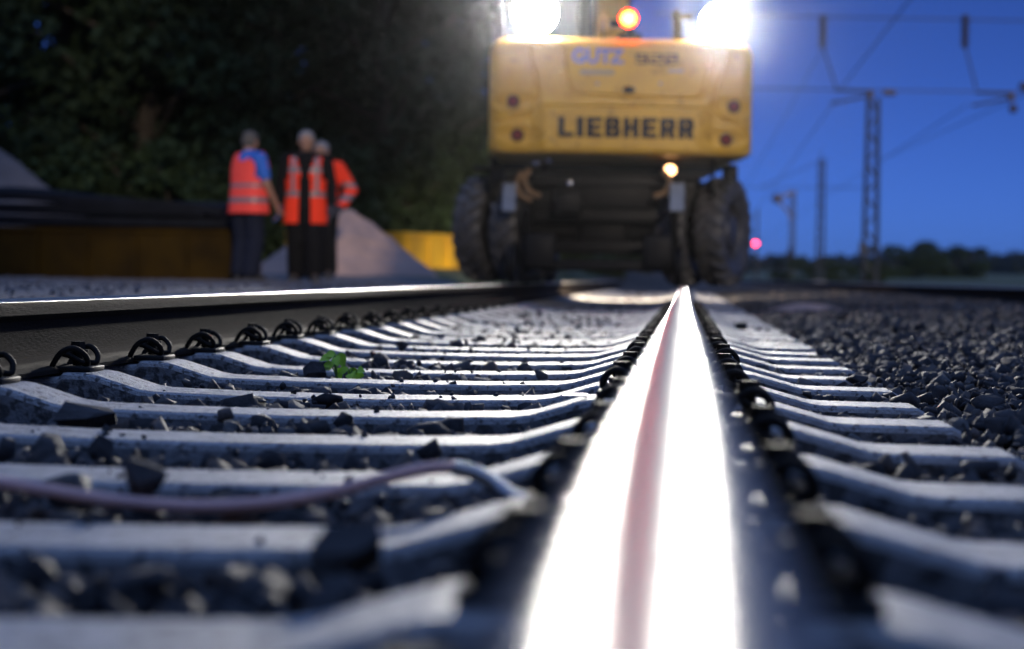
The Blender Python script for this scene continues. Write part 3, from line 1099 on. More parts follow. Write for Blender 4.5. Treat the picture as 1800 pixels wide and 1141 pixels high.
# boom: rises in front of the slew ring
mb = MB(UT)
bpts = [(0.12, 3.3, 1.55), (0.12, 4.2, 3.2), (0.12, 5.6, 4.6), (0.12, 7.6, 4.2)]
for a, b in zip(bpts[:-1], bpts[1:]):
    a, b = Vector(a), Vector(b)
    qm = (b - a).to_track_quat('Z', 'X').to_matrix()
    mb.box((a + b) / 2, (0.52, 0.34, (b - a).length + 0.15), qm, 0.04)
mb.build('boom', M['yellow'], ex, 35)
mb = MB(UT)
mb.cyl((-0.06, 3.9, 1.6), (-0.06, 5.0, 3.6), 0.07, n=14)
mb.cyl((0.32, 3.9, 1.6), (0.32, 5.0, 3.6), 0.07, n=14)
mb.build('hydraulic_cylinder', M['dark'], ex, 40)
mb = MB(UT)
a, b = Vector((0.12, 7.6, 4.2)), Vector((0.12, 8.6, 1.9))
mb.box((a + b) / 2, (0.34, 0.3, (b - a).length), (b - a).to_track_quat('Z', 'X').to_matrix(), 0.03)
mb.build('dipper_arm', M['yellow'], ex, 35)
mb = MB(UT)
for k in range(12):
    t0, t1 = k / 12 * math.pi * 1.1, (k + 1) / 12 * math.pi * 1.1
    p0 = Vector((0.12, 8.6 - 0.45 * math.sin(t0), 1.35 + 0.45 * math.cos(t0)))
    p1 = Vector((0.12, 8.6 - 0.45 * math.sin(t1), 1.35 + 0.45 * math.cos(t1)))
    mb.box((p0 + p1) / 2, (0.8, 0.03, (p1 - p0).length + 0.02), (p1 - p0).to_track_quat('Z', 'X').to_matrix())
mb.build('bucket', M['dark'], ex, 35)
# things on the hood
mb = MB(UT)
mb.cyl((0.62, 1.6, 2.05), (0.62, 1.6, 2.50), 0.05, n=16)
mb.tube(smooth_path([(0.62, 1.6, 2.48), (0.62, 1.62, 2.58), (0.62, 1.75, 2.62)], 5), 0.05, 12)
mb.build('exhaust_pipe', M['dark'], ex, 40)
mb = MB(UT)
mb.box((0.13, 1.15, 2.24), (0.22, 0.34, 0.20), bev=0.03)
mb.box((0.02, 1.15, 2.44), (0.36, 0.22, 0.05), bev=0.015)
mb.bar((-.12, 1.15, 2.05), (-.12, 1.15, 2.44), 0.03)
mb.bar((0.17, 1.15, 2.05), (0.17, 1.15, 2.44), 0.03)
mb.build('air_filter_box', M['dark'], ex, 35)
mb = MB(UT)
mb.tube(smooth_path([(-0.18, 0.5, 2.12), (-0.18, 0.5, 2.40), (-0.14, 0.5, 2.44), (-0.115, 0.5, 2.34), (-0.12, 0.5, 2.28)], 5), 0.022, 10)
mb.build('grab_handle', M['yellow'], ex, 60)
mb = MB(UT)
mb.tube([(0.50, 0.5, 2.12), (0.50, 0.5, 2.44)], 0.014, 8)
mb.box((0.56, 0.5, 2.43), (0.20, 0.05, 0.07), bev=0.02)
mb.build('rear_camera', M['dark'], ex, 40)
for sx in (-1.05, 1.05):
    MB(UT).tube(smooth_path([(sx, 1.0, 2.05), (sx, 1.0, 2.35), (sx, 1.1, 2.42), (sx, 2.2, 2.42), (sx, 2.35, 2.35), (sx, 2.35, 2.05)], 4), 0.018, 8).build('handrail', M['dark'], ex, 60)


def work_lamp(px, py, r):
    x, z = bx_(px), bz_(px, py)
    y = 0.22
    mb = MB(UT)
    mb.lathe([(0.0, r * 1.06), (0.0, r), (0.05, r * 0.98), (0.12, r * 0.55), (0.14, 0.0)], 36, 'Y', (x, y, z))
    mb.lathe([(0.0, r), (-0.012, r * 1.03), (-0.012, r * 1.08), (0.03, r * 1.08), (0.03, r)], 36, 'Y', (x, y, z))
    mb.tube([(x, y + 0.1, z), (x, y + 0.16, z - 0.1), (x, y + 0.16, 2.08)], 0.02, 8)
    h = mb.build('work_lamp', M['dark'], ex, 40)
    mb = MB(UT)
    mb.lathe([(0.0, r * 0.99), (-0.008, r * 0.7), (-0.012, 0.0)], 36, 'Y', (x, y, z))
    mb.build('lamp_lens', M['lamp'], h, 60)
    bd = bpy.data.lights.new('work_lamp_beam', 'SPOT')
    bd.energy = BEAM_WATTS
    bd.color = (1.0, 0.96, 0.88)
    bd.spot_size = R_(48)
    bd.spot_blend = 1.0
    bd.shadow_soft_size = r * 0.9
    bo = link('work_lamp_beam', bd, ex, UT @ Vector((x, y - 0.03 - r * 0.9, z)))
    bo.rotation_euler = (R_(88), 0, math.pi + R_(2))


work_lamp(936, 18, 0.195)
work_lamp(1265, 38, 0.175)
x, z = bx_(1100), bz_(1100, 33)
mb = MB(UT)
mb.cyl((x, 0.14, z), (x, 0.06, z), 0.085, 0.095, 28)
mb.tube([(x, 0.12, z), (x, 0.12, 2.1)], 0.022, 8)
bl = mb.build('red_beacon', M['dark'], ex, 40)
mb = MB(UT)
for k in range(11):
    a = 2 * math.pi * k / 11
    mb.ell((x + 0.060 * math.cos(a), 0.055, z + 0.060 * math.sin(a)), 0.017, nu=10, nv=6)
mb.build('led_ring', M['redlamp'], bl, 60)
mb = MB(UT)
mb.cyl((x, 0.060, z), (x, 0.045, z), 0.050, 0.046, 24)
mb.build('led_core', M['redcore'], bl, 60)

# undercarriage
mb = MB()
mb.box((0, 1.35, 0.86), (0.9, 3.4, 0.34), bev=0.04)
mb.box((0, 0.05, 0.80), (1.42, 0.5, 0.42), bev=0.05)
mb.box((0, 2.7, 0.80), (1.2, 0.5, 0.42), bev=0.05)
mb.box((0, -0.28, 0.94), (1.30, 0.22, 0.10), bev=0.02)
mb.build('chassis', M['dark'], ex, 35)
for y in (0, 2.65):
    mb = MB()
    mb.cyl((-1.0, y, 0.53), (1.0, y, 0.53), 0.13, n=20)
    mb.box((0, y, 0.53), (0.46, 0.40, 0.40), bev=0.08)
    mb.build('axle_beam', M['dark'], ex, 35)
MB().box((0, -0.25, 0.63), (1.25, 0.18, 0.13), bev=0.03).build('cross_beam', M['dark'], ex, 35)
MB().box((0, -0.2, 0.34), (0.95, 0.14, 0.12), bev=0.02).build('cross_beam', M['dark'], ex, 35)


def wheel_meshes():
    W, Ro, Ri = 0.27, 0.505, 0.30
    w = W / 2
    mb = MB()
    prof = [(-w * .78, Ri), (-w * .98, Ri + .05), (-w * 1.05, Ri + .11), (-w * .98, Ro - .07), (-w * .82, Ro - .052), (-w * .4, Ro - .046), (0, Ro - .044), (w * .4, Ro - .046),
            (w * .82, Ro - .052), (w * .98, Ro - .07), (w * 1.05, Ri + .11), (w * .98, Ri + .05), (w * .78, Ri), (-w * .78, Ri)]
    mb.lathe(prof, 56)
    nl = 21
    for s in (-1, 1):
        for k in range(nl):
            a0 = 2 * math.pi * (k + (0.25 if s > 0 else -0.25)) / nl
            secs = []
            for (h, da, r) in ((0.02, 0.0, Ro), (w * 0.45, 0.055, Ro), (w * 0.86, 0.135, Ro - .012), (w * 1.09, 0.155, Ro - .075)):
                row = []
                for (dd, dr) in ((-0.062, -.05), (-0.046, 0), (0.046, 0), (0.062, -.05)):
                    a = a0 + da + dd
                    rr = r + dr
                    row.append(Vector((s * h, rr * math.cos(a), rr * math.sin(a))))
                secs.append(row)
            vs = [p for row in secs for p in row]
            fs = []
            for j in range(3):
                for q2 in range(3):
                    fs.append((j * 4 + q2, j * 4 + q2 + 1, j * 4 + q2 + 5, j * 4 + q2 + 4))
            fs.append((0, 1, 2, 3))
            fs.append((12, 13, 14, 15))
            mb.add(vs, fs)
    ty = mb.data('tyre', M['tyre'], 35)
    mb = MB()
    mb.lathe([(-w * .8, Ri + .012), (-w * .86, Ri + .02), (-w * .7, Ri - .03), (-w * .2, Ri - .05), (w * .2, Ri - .05), (w * .7, Ri - .03), (w * .86, Ri + .02), (w * .8, Ri + .012)], 40)
    mb.lathe([(w * .10, Ri - .045), (w * .30, 0.2), (w * .34, 0.16), (w * .72, 0.145), (w * .80, 0.10), (w * .80, 0.0)], 32)
    mb.lathe([(-w * .05, Ri - .045), (-w * .1, 0.16), (-w * .1, 0.0)], 32)
    for k in range(10):
        a = 2 * math.pi * k / 10
        mb.cyl((w * .28, .18 * math.cos(a), .18 * math.sin(a)), (w * .52, .18 * math.cos(a), .18 * math.sin(a)), 0.014, n=6)
    return ty, mb.data('wheel', M['rim'], 35)


ty_me, wh_me = wheel_meshes()
for (ax_y, steer) in ((0.0, R_(-19)), (2.65, R_(0))):
    for s in (-1, 1):
        piv = Vector((s * 0.93, ax_y, 0.505))
        for off in (-0.185, 0.185):
            w_ = link('wheel', wh_me, ex)
            rotz = steer + (0 if s > 0 else math.pi)
            p = piv + Matrix.Rotation(steer, 3, 'Z') @ Vector((off, 0, 0))
            w_.location = p
            w_.rotation_euler = (random.uniform(0, 0.25), 0, rotz)
            link('tyre', ty_me, w_)

mb = MB()
# bluish grey guard plates inboard of the tyres
for px, w in ((895, 24), (1190, 26)):
    c = P(px, 347, EX_Y - 0.75)
    MB().box((c.x - SX, c.y - EX_Y, c.z), (w / 200, 0.03, 0.27), Matrix.Rotation(R_(-20), 3, 'X'), 0.008).build('guard_plate', M['greyplate'], ex)
for (p, lab) in (([(918, 302), (908, 325), (918, 345), (935, 352)], 0), ([(932, 297), (922, 315), (930, 335), (950, 345)], 0), ([(1165, 300), (1178, 318), (1168, 338), (1150, 345)], 0)):
    pts = [P(a, b, EX_Y - 0.62) - Vector((SX, EX_Y, 0)) for a, b in p]
    MB().tube(smooth_path(pts, 6), 0.026, 10).build('hydraulic_hose', M['hose'], ex, 60)
for s in (-1, 1):
    mb = MB()
    mb.lathe([(-.065, .0), (-.065, .17), (-.02, .175), (-.02, .20), (0.0, .20), (0.0, .0)], 28, 'X', (s * 0.735, -0.80, 0.175))
    rw = mb.build('rail_wheel', M['dark'], ex, 35)
    mb = MB()
    mb.box((s * 0.66, -0.55, 0.42), (0.08, 0.14, 0.66), Matrix.Rotation(R_(34), 3, 'X'), 0.02)
    mb.build('rail_wheel_arm', M['dark'], ex, 35)
mb = MB()
mb.box((0, -0.80, 0.175), (1.30, 0.10, 0.10), bev=0.02)
mb.box((-0.52, -0.82, 0.3), (0.26, 0.22, 0.30), bev=0.03)
mb.box((0.52, -0.82, 0.3), (0.26, 0.22, 0.30), bev=0.03)
mb.box((-0.3, -0.55, 0.74), (0.25, 0.2, 0.2), bev=0.03)
mb.build('rail_guide_frame', M['dark'], ex, 35)
for s in (-1, 1):
    mb = MB()
    for k in range(8):
        a0, a1 = R_(35 + k * 14), R_(35 + (k + 1) * 14)
        p0 = Vector((s * 1.0, 0.60 * -math.cos(a0), 0.505 + 0.60 * math.sin(a0)))
        p1 = Vector((s * 1.0, 0.60 * -math.cos(a1), 0.505 + 0.60 * math.sin(a1)))
        mb.box((p0 + p1) / 2, (0.52, 0.015, (p1 - p0).length + 0.006), (p1 - p0).to_track_quat('Z', 'X').to_matrix())
    c = P(*((1283, 306) if s > 0 else (850, 297)), EX_Y - 0.1)
    mb.box((c.x - SX, c.y - EX_Y, c.z), (0.14, 0.2, 0.16) if s > 0 else (0.20, 0.2, 0.05), bev=0.02)
    mb.build('mudguard', M['dark'], ex, 35)
c = P(1178, 299, EX_Y - 0.55)
mb = MB()
mb.box((c.x - SX, c.y - EX_Y + 0.03, c.z), (0.13, 0.05, 0.12), bev=0.02)
mk = mb.build('marker_lamp', M['dark'], ex, 40)
mb = MB()
mb.ell((c.x - SX, c.y - EX_Y, c.z), (0.05, 0.02, 0.045))
mb.build('lamp_lens', M['amber'], mk, 60)
mb = MB()
for (px, py, r) in ((1002, 322, 0.03), (943, 285, 0.034), (965, 281, 0.03)):
    c = P(px, py, EX_Y - 0.72)
    MB().ell((c.x - SX, c.y - EX_Y, c.z), (r, 0.02, r)).build('chrome_cap', M['white_plate'], ex, 60)
# headlamps at the front of the chassis: they light the track ahead
for s in (-1, 1):
    mb = MB()
    mb.box((s * 0.42, 3.14, 0.92), (0.2, 0.12, 0.14), bev=0.02)
    hl = mb.build('headlamp', M['dark'], ex, 40)
    mb = MB()
    mb.ell((s * 0.42, 3.20, 0.92), (0.07, 0.015, 0.05))
    mb.build('lamp_lens', M['amber'], hl, 60)
sp = bpy.data.lights.new('headlamp_beam', 'SPOT')
sp.energy = 6000
sp.color = (1.0, 0.82, 0.6)
sp.spot_size = R_(50)
sp.spot_blend = 0.6
sp.shadow_soft_size = 0.08
so = link('headlamp_beam', sp, ex, (0, 3.3, 0.92))
so.rotation_euler = (R_(82), 0, 0)


# ------------------------------------------------------------------ people
def rot2(p, c, a, axis):
    return Matrix.Rotation(a, 3, axis) @ (Vector(p) - Vector(c)) + Vector(c)


def hand(mb, wrist, dirv, side_v, curl=0.5, s=1.0):
    """palm, four bent fingers of unequal length and a thumb from the palm's side"""
    d = Vector(dirv).normalized()
    sv = (Vector(side_v) - Vector(side_v).dot(d) * d).normalized()
    nrm = d.cross(sv)
    w = Vector(wrist)
    q = Matrix((sv, nrm, d)).transposed()
    mb.ell(w + d * 0.055 * s, (0.042 * s, 0.018 * s, 0.058 * s), q, 14, 10)
    for k, ln in enumerate((0.066, 0.078, 0.073, 0.056)):
        base = w + d * 0.098 * s + sv * (0.029 - 0.0195 * k) * s
        a1 = curl * (0.5 + 0.12 * k)
        d1 = d * math.cos(a1) + nrm * math.sin(a1)
        d2 = d * math.cos(a1 * 2.2) + nrm * math.sin(a1 * 2.2)
        p1 = base + d1 * ln * 0.5 * s
        p2 = p1 + d2 * ln * 0.5 * s
        mb.limb([base - d * 0.02 * s, base, p1, p2], [0.0095 * s, 0.0092 * s, 0.0085 * s, 0.0075 * s], 8)
    tb = w + d * 0.035 * s + sv * 0.034 * s
    t1 = tb + (d * 0.6 + sv * 0.7 + nrm * 0.3).normalized() * 0.036 * s
    t2 = t1 + (d * 0.9 + sv * 0.25 + nrm * 0.35).normalized() * 0.030 * s
    mb.limb([w + d * 0.03 * s + sv * 0.015 * s, tb, t1, t2], [0.013 * s, 0.012 * s, 0.010 * s, 0.0085 * s], 8)


def head(mb, c, fw, up=Vector((0, 0, 1)), s=1.0):
    fw, up = Vector(fw).normalized(), Vector(up).normalized()
    rt_ = fw.cross(up).normalized()
    up = rt_.cross(fw)
    q = Matrix((rt_, fw, up)).transposed()

    def at(x, y, z):
        return c + (rt_ * x + fw * y + up * z) * s
    mb.ell(at(0, -0.012, 0.030), (0.076 * s, 0.096 * s, 0.088 * s), q)
    mb.ell(at(0, 0.022, -0.030), (0.060 * s, 0.070 * s, 0.082 * s), q)
    mb.ell(at(0, 0.062, -0.085), (0.030 * s, 0.026 * s, 0.024 * s), q)
    mb.ell(at(0, 0.096, -0.022), (0.014 * s, 0.022 * s, 0.022 * s), q)
    mb.ell(at(0, 0.090, 0.005), (0.010 * s, 0.014 * s, 0.026 * s), q)
    mb.ell(at(0, 0.082, 0.026), (0.052 * s, 0.014 * s, 0.011 * s), q)
    mb.ell(at(0, 0.086, -0.058), (0.024 * s, 0.010 * s, 0.009 * s), q)
    for sx in (-1, 1):
        mb.ell(at(sx * 0.076, -0.008, -0.012), (0.010 * s, 0.020 * s, 0.032 * s), q)
        mb.ell(at(sx * 0.040, 0.062, -0.030), (0.022 * s, 0.022 * s, 0.020 * s), q)
        mb.ell(at(sx * 0.031, 0.078, 0.004), (0.012 * s, 0.010 * s, 0.008 * s), q)
    mb.limb([at(0, -0.02, -0.06), at(0, -0.03, -0.16)], [0.056 * s, 0.06 * s])
    return at, q


def person(name_label, loc, rz, J, look, hair_m, vest=None, jacket=None, sleeves='black_cloth', short=False, trousers='black_cloth',
           gloves=(None, None), group='railway workers in orange', vest_open=True, vest_m='vest', hem=0.68):
    root = empty('person', loc, rz)
    tag(root, name_label, 'person', group)
    L, Rr = J['L'], J['R']
    hc = Vector(J['head'])
    # skin
    mb = MB()
    at, q = head(mb, hc, look)
    mb.ell((J['chest'][0], J['chest'][1], 1.27), (0.16, 0.10, 0.20))
    mb.ell((J['pelvis'][0], J['pelvis'][1], 0.98), (0.145, 0.10, 0.17))
    mb.limb([Vector(J['neck']), Vector(J['chest']) + Vector((0, 0, 0.05))], [0.06, 0.10])
    for s in (L, Rr):
        mb.limb([Vector(J['chest']) + Vector((0, 0, 0.08)), s['sh'], s['el'], s['wr']], [0.08, 0.055, 0.042, 0.028])
        dv = (Vector(s['wr']) - Vector(s['el'])).normalized()
        hand(mb, Vector(s['wr']), s.get('hd', dv), s.get('hs', (0, -1, 0)), 0.55)
        mb.limb([J['pelvis'], s['hip'], s['kn'], s['an']], [0.10, 0.075, 0.05, 0.038])
        fw = Vector(s.get('toe', (0, -1, 0)))
        mb.limb([Vector(s['an']), Vector(s['an']) + fw * 0.1 + Vector((0, 0, -.04))], [0.04, 0.035])

    def pick(c):
        return 0
    remeshed(mb, 'body', [M['skin']], 0.0065, root, 3)
    # eyes
    mb = MB()
    for sx in (-1, 1):
        mb.ell(at(sx * 0.031, 0.0865, 0.002), (0.011, 0.006, 0.006), q, 10, 6)
    mb.build('eyes', M['black_cloth'], root, 60)
    # hair: cap over the skull that leaves the face free
    mb = MB()
    mb.ell(at(0, -0.022, 0.045), (0.082, 0.098, 0.084), q)
    mb.ell(at(0, -0.050, 0.000), (0.078, 0.066, 0.080), q)
    mb.ell(at(0, 0.030, 0.085), (0.055, 0.050, 0.040), q)
    for sx in (-1, 1):
        mb.ell(at(sx * 0.066, 0.018, 0.030), (0.015, 0.030, 0.040), q)
    remeshed(mb, 'hair', [M[hair_m]], 0.008, root, 2)
    # trousers
    mb = MB()
    mb.ell((J['pelvis'][0], J['pelvis'][1], 0.98), (0.175, 0.125, 0.15))
    mb.ell((J['pelvis'][0], J['pelvis'][1], 0.88), (0.18, 0.125, 0.13))
    for s in (L, Rr):
        mb.limb([s['hip'], s['kn'], Vector(s['an']) + Vector((0, 0, 0.02))], [0.118, 0.100, 0.092])
    remeshed(mb, 'trousers', [M[trousers]], 0.012, root, 4)
    # boots
    mb = MB()
    for s in (L, Rr):
        a = Vector(s['an'])
        fw = Vector(s.get('toe', (0, -1, 0))).normalized()
        mb.limb([a + Vector((0, 0, 0.06)), a + Vector((0, 0, -0.02))], [0.055, 0.055])
        qq = Matrix((fw.cross(Vector((0, 0, 1))), fw, Vector((0, 0, 1)))).transposed()
        mb.ell(a + fw * 0.07 + Vector((0, 0, -0.045)), (0.052, 0.145, 0.042), qq)
        mb.box(a + fw * 0.07 + Vector((0, 0, -0.075)), (0.095, 0.27, 0.022), qq, 0.006)
    remeshed(mb, 'boots', [M['boot']], 0.009, root, 2)
    # shirt or jacket
    tor = jacket or sleeves
    k = 1.16 if jacket else 1.0
    mb = MB()
    ch = Vector(J['chest'])
    mb.ell((ch.x, ch.y, 1.28), (0.195 * k, 0.125 * k, 0.23))
    mb.ell(((ch.x + J['pelvis'][0]) / 2, (ch.y + J['pelvis'][1]) / 2, 1.08), (0.178 * k, 0.125 * k, 0.22))
    if jacket:
        mb.ell((J['pelvis'][0], J['pelvis'][1], 0.93), (0.20, 0.14, 0.16))
    mb.limb([Vector(J['neck']) + Vector((0, 0, -0.03)), ch + Vector((0, 0, 0.06))], [0.07, 0.13])
    for s in (L, Rr):
        mb.limb([ch + Vector((0, 0, 0.09)), s['sh']], [0.09, 0.078 * k])
        if short:
            e_ = Vector(s['sh']).lerp(Vector(s['el']), 0.72)
            mb.limb([s['sh'], e_], [0.078 * k, 0.066 * k])
        else:
            mb.limb([s['sh'], s['el'], Vector(s['el']).lerp(Vector(s['wr']), 0.93)], [0.078 * k, 0.062 * k, 0.05 * k])
    if jacket:
        el_z = (L['el'][2] + Rr['el'][2]) / 2

        def pick2(c):
            if abs(c.x - ch.x) > 0.24 and (abs(c.z - 1.20) < 0.030 or abs(c.z - (el_z - 0.09)) < 0.028):
                return 1
            if abs(c.z - 1.02) < 0.028 or (abs(abs(c.x - ch.x) - 0.115) < 0.024 and c.z > 1.02):
                return 1
            return 0
        remeshed(mb, 'jacket', [M[jacket], M['band']], 0.010, root, 3, pick2)
    else:
        remeshed(mb, 'shirt', [M[sleeves]], 0.010, root, 4)
    # gloves
    for s, g in ((L, gloves[0]), (Rr, gloves[1])):
        if g:
            mb = MB()
            dv = (Vector(s['wr']) - Vector(s['el'])).normalized()
            hand(mb, Vector(s['wr']), s.get('hd', dv), s.get('hs', (0, -1, 0)), 0.55, 1.14)
            mb.limb([Vector(s['wr']) - dv * 0.05, Vector(s['wr']) + dv * 0.01], [0.044, 0.040])
            remeshed(mb, 'glove', [M[g]], 0.006, root, 2)
    # sleeveless vest: rings round the trunk, open armholes, neckline and (worn open) front
    if vest:
        px_, py_ = J['pelvis'][0], J['pelvis'][1]
        lev = [(hem, 0.225, 0.165), (0.78, 0.222, 0.165), (0.90, 0.215, 0.162), (1.02, 0.205, 0.155), (1.12, 0.205, 0.152), (1.22, 0.212, 0.152), (1.30, 0.218, 0.148),
               (1.36, 0.222, 0.135), (1.41, 0.222, 0.112), (1.45, 0.215, 0.082), (1.48, 0.200, 0.046), (1.494, 0.180, 0.016)]
        rows, NA = [], 96
        fine = []
        for (a, b) in zip(lev[:-1], lev[1:]):
            ns = max(1, int((b[0] - a[0]) / 0.014))
            for t in range(ns):
                fine.append(tuple(a[i] + (b[i] - a[i]) * t / ns for i in range(3)))
        fine.append(lev[-1])
        mb = MB()
        vs = []
        for (z_, a, b) in fine:
            f = min(max((z_ - 0.95) / 0.35, 0), 1)
            ox, oy = px_ + (ch.x - px_) * f, py_ + (ch.y - py_) * f
            for k2 in range(NA):
                t = 2 * math.pi * k2 / NA
                c_, s_ = math.cos(t), math.sin(t)
                e_ = 2 / 2.6
                xx = a * math.copysign(abs(c_) ** e_, c_)
                yy_ = b * math.copysign(abs(s_) ** e_, s_)
                wv = 1 + 0.02 * math.sin(5 * t + 2) * (1.3 - z_)
                vs.append(Vector((ox + xx * wv, oy + yy_ * wv, z_)))
        fs, mi_ = [], []
        for j in range(len(fine) - 1):
            for k2 in range(NA):
                ids = (j * NA + k2, j * NA + (k2 + 1) % NA, (j + 1) * NA + (k2 + 1) % NA, (j + 1) * NA + k2)
                c0 = sum((vs[i] for i in ids), Vector()) / 4
                f = min(max((c0.z - 0.95) / 0.35, 0), 1)
                ox, oy = px_ + (ch.x - px_) * f, py_ + (ch.y - py_) * f
                dx, dy = c0.x - ox, c0.y - oy
                front = dy < 0
                if c0.z > 1.19 and abs(dx) > 0.165 + max(0, c0.z - 1.40) * 0.1 and abs(dy) < 0.11:
                    continue
                if c0.z > (1.30 if front else 1.42) and abs(dx) < 0.055 + (0.05 * (c0.z - 1.30) / 0.2 if front else 0.02):
                    continue
                if vest_open and front and abs(dx) < 0.052 + 0.02 * max(0, 1.0 - c0.z):
                    continue
                band = abs(c0.z - 1.02) < 0.026 or abs(c0.z - 1.30) < 0.024 or (abs(abs(dx) - 0.118) < 0.021 and c0.z > 1.02 and abs(dy) > 0.03)
                if vest == 'back':
                    band = abs(c0.z - 1.10) < 0.026 or abs(c0.z - 0.93) < 0.024
                fs.append(ids)
                mi_.append(1 if band else 0)
        mb.v, mb.f, mb.mi = [tuple(v) for v in vs], fs, mi_
        v_ = mb.build('vest', [M[vest_m], M['band']], root, 180)
        sd_ = v_.modifiers.new('thick', 'SOLIDIFY')
        sd_.thickness = 0.008
    root.scale = (1.14, 1.08, 1.0)
    return root


def standing(dx=0.0, arm=0.27, hand_fw=-0.06, stride=0.0):
    J = {'pelvis': (0, 0, 0.95), 'chest': (0, -0.01, 1.34), 'neck': (0, 0.0, 1.47), 'head': (0, -0.03, 1.635)}
    for s, n_ in ((1, 'L'), (-1, 'R')):
        st_ = stride * s
        J[n_] = {'sh': (s * 0.19, 0.0, 1.425), 'el': (s * (arm - 0.01), 0.03, 1.135), 'wr': (s * arm, hand_fw, 0.885), 'hs': (-0.25 * s, -1, 0),
                 'hip': (s * 0.09, 0, 0.90), 'kn': (s * 0.095, -0.03 - st_ * 0.5, 0.49), 'an': (s * 0.10, 0.02 - st_, 0.09), 'toe': (s * 0.2, -0.98, 0)}
    return J


def ground_at(px, d, py=478):
    p = P(px, py, d)
    return Vector((p.x, d, float(terrain_z(p.x, d))))


# grey-haired worker facing the camera
J = standing(arm=0.265, stride=0.10)
J['R']['el'] = (-0.265, 0.035, 1.13)
J['R']['wr'] = (-0.27, -0.02, 0.88)
person('grey-haired worker facing the camera in an open orange vest over black clothes, one blue glove', ground_at(536, 22.2), R_(6), J, (0.05, -1, -0.12), 'hair_grey',
       vest='front', gloves=('glove_dark', 'glove_blue'))
# worker with his back to the camera, leaning a little, blue short sleeves
J = {'pelvis': (-0.02, 0.0, 0.95), 'chest': (0.01, -0.05, 1.33), 'neck': (0.06, -0.10, 1.46), 'head': (0.10, -0.145, 1.615),
     'L': {'sh': (0.20, -0.10, 1.40), 'el': (0.225, -0.12, 1.10), 'wr': (0.20, -0.18, 0.85), 'hs': (-.3, -1, 0), 'hip': (0.09, 0, 0.90), 'kn': (0.10, -0.05, 0.49), 'an': (0.10, 0.0, 0.09), 'toe': (0.1, -1, 0)},
     'R': {'sh': (-0.17, 0.00, 1.41), 'el': (-0.25, -0.02, 1.12), 'wr': (-0.25, -0.16, 0.90), 'hs': (.3, -1, 0), 'hip': (-0.09, 0, 0.90), 'kn': (-0.09, -0.03, 0.49), 'an': (-0.085, 0.03, 0.09), 'toe': (-0.1, -1, 0)}}
person('worker turned away at the trough end in a faded orange vest and blue short sleeves', ground_at(433, 22.0), R_(148), J, (0.25, -1, -0.15), 'hair_brown',
       vest='back', sleeves='blue_cloth', short=True, trousers='navy_cloth', vest_open=False, vest_m='vest_pale', hem=0.80)
# third worker half hidden behind the first, in an orange jacket
J = standing(arm=0.31, hand_fw=-0.10)
J['L']['el'] = (0.345, 0.05, 1.14)
J['L']['wr'] = (0.28, -0.12, 0.93)
person('worker in an orange long-sleeved jacket half hidden behind the grey-haired worker', ground_at(563, 24.6), R_(-8), J, (-0.1, -1, -0.1), 'hair_grey',
       jacket='vest', gloves=('glove_dark', 'glove_dark'))


# ------------------------------------------------------------------ trough, mats, heaps, skips
def ribbed_box(name, label, cat, c, L, D, H, rz, mat, ribs, rim=0.06, group=None, panel_m=None):
    """open steel trough: walls, top rim, outside ribs"""
    root = empty(name, c, rz)
    tag(root, label, cat, group)
    mb = MB()
    t = 0.02
    mb.box((0, -D / 2 + t / 2, H / 2), (L, t, H))
    mb.box((0, D / 2 - t / 2, H / 2), (L, t, H))
    mb.box((-L / 2 + t / 2, 0, H / 2), (t, D - 2 * t, H))
    mb.box((L / 2 - t / 2, 0, H / 2), (t, D - 2 * t, H))
    mb.box((0, 0, t / 2 + 0.002), (L - 2 * t, D - 2 * t, t))
    mb.build('wall', M[mat], root)
    mb = MB()
    for s in (-1, 1):
        mb.box((0, s * (D / 2 + 0.012), H - rim / 2 + 0.012), (L + 0.06, 0.05, rim), bev=0.008)
        mb.box((s * (L / 2 + 0.012), 0, H - rim / 2 + 0.009), (0.046, D - 0.03, rim), bev=0.008)
    mb.build('rim', M[mat], root)
    for k in range(ribs):
        x = -L / 2 + 0.05 + (L - 0.1) * k / (ribs - 1)
        for s in (-1, 1):
            MB().box((x, s * (D / 2 + 0.022), (H - rim) / 2), (0.07, 0.044, H - rim - 0.01), bev=0.008).build('rib', M[mat], root)
    for s in (-1, 1):
        for k in range(max(2, int(D / 0.5))):
            y = -D / 2 + 0.1 + (D - 0.2) * k / (max(2, int(D / 0.5)) - 1)
            MB().box((s * (L / 2 + 0.022), y, (H - rim) / 2), (0.044, 0.07, H - rim - 0.01), bev=0.008).build('rib', M[mat], root)
    return root


# long worn trough at the left
tl = ground_at(425, 22.9)
TL_L = 6.2
tro = ribbed_box('trough', 'long worn brown-yellow steel trough under black mats, left of the workers', 'trough', (tl.x - TL_L / 2, 23.3, tl.z), TL_L, 1.1, 0.60, 0, 'old_skip', 11)
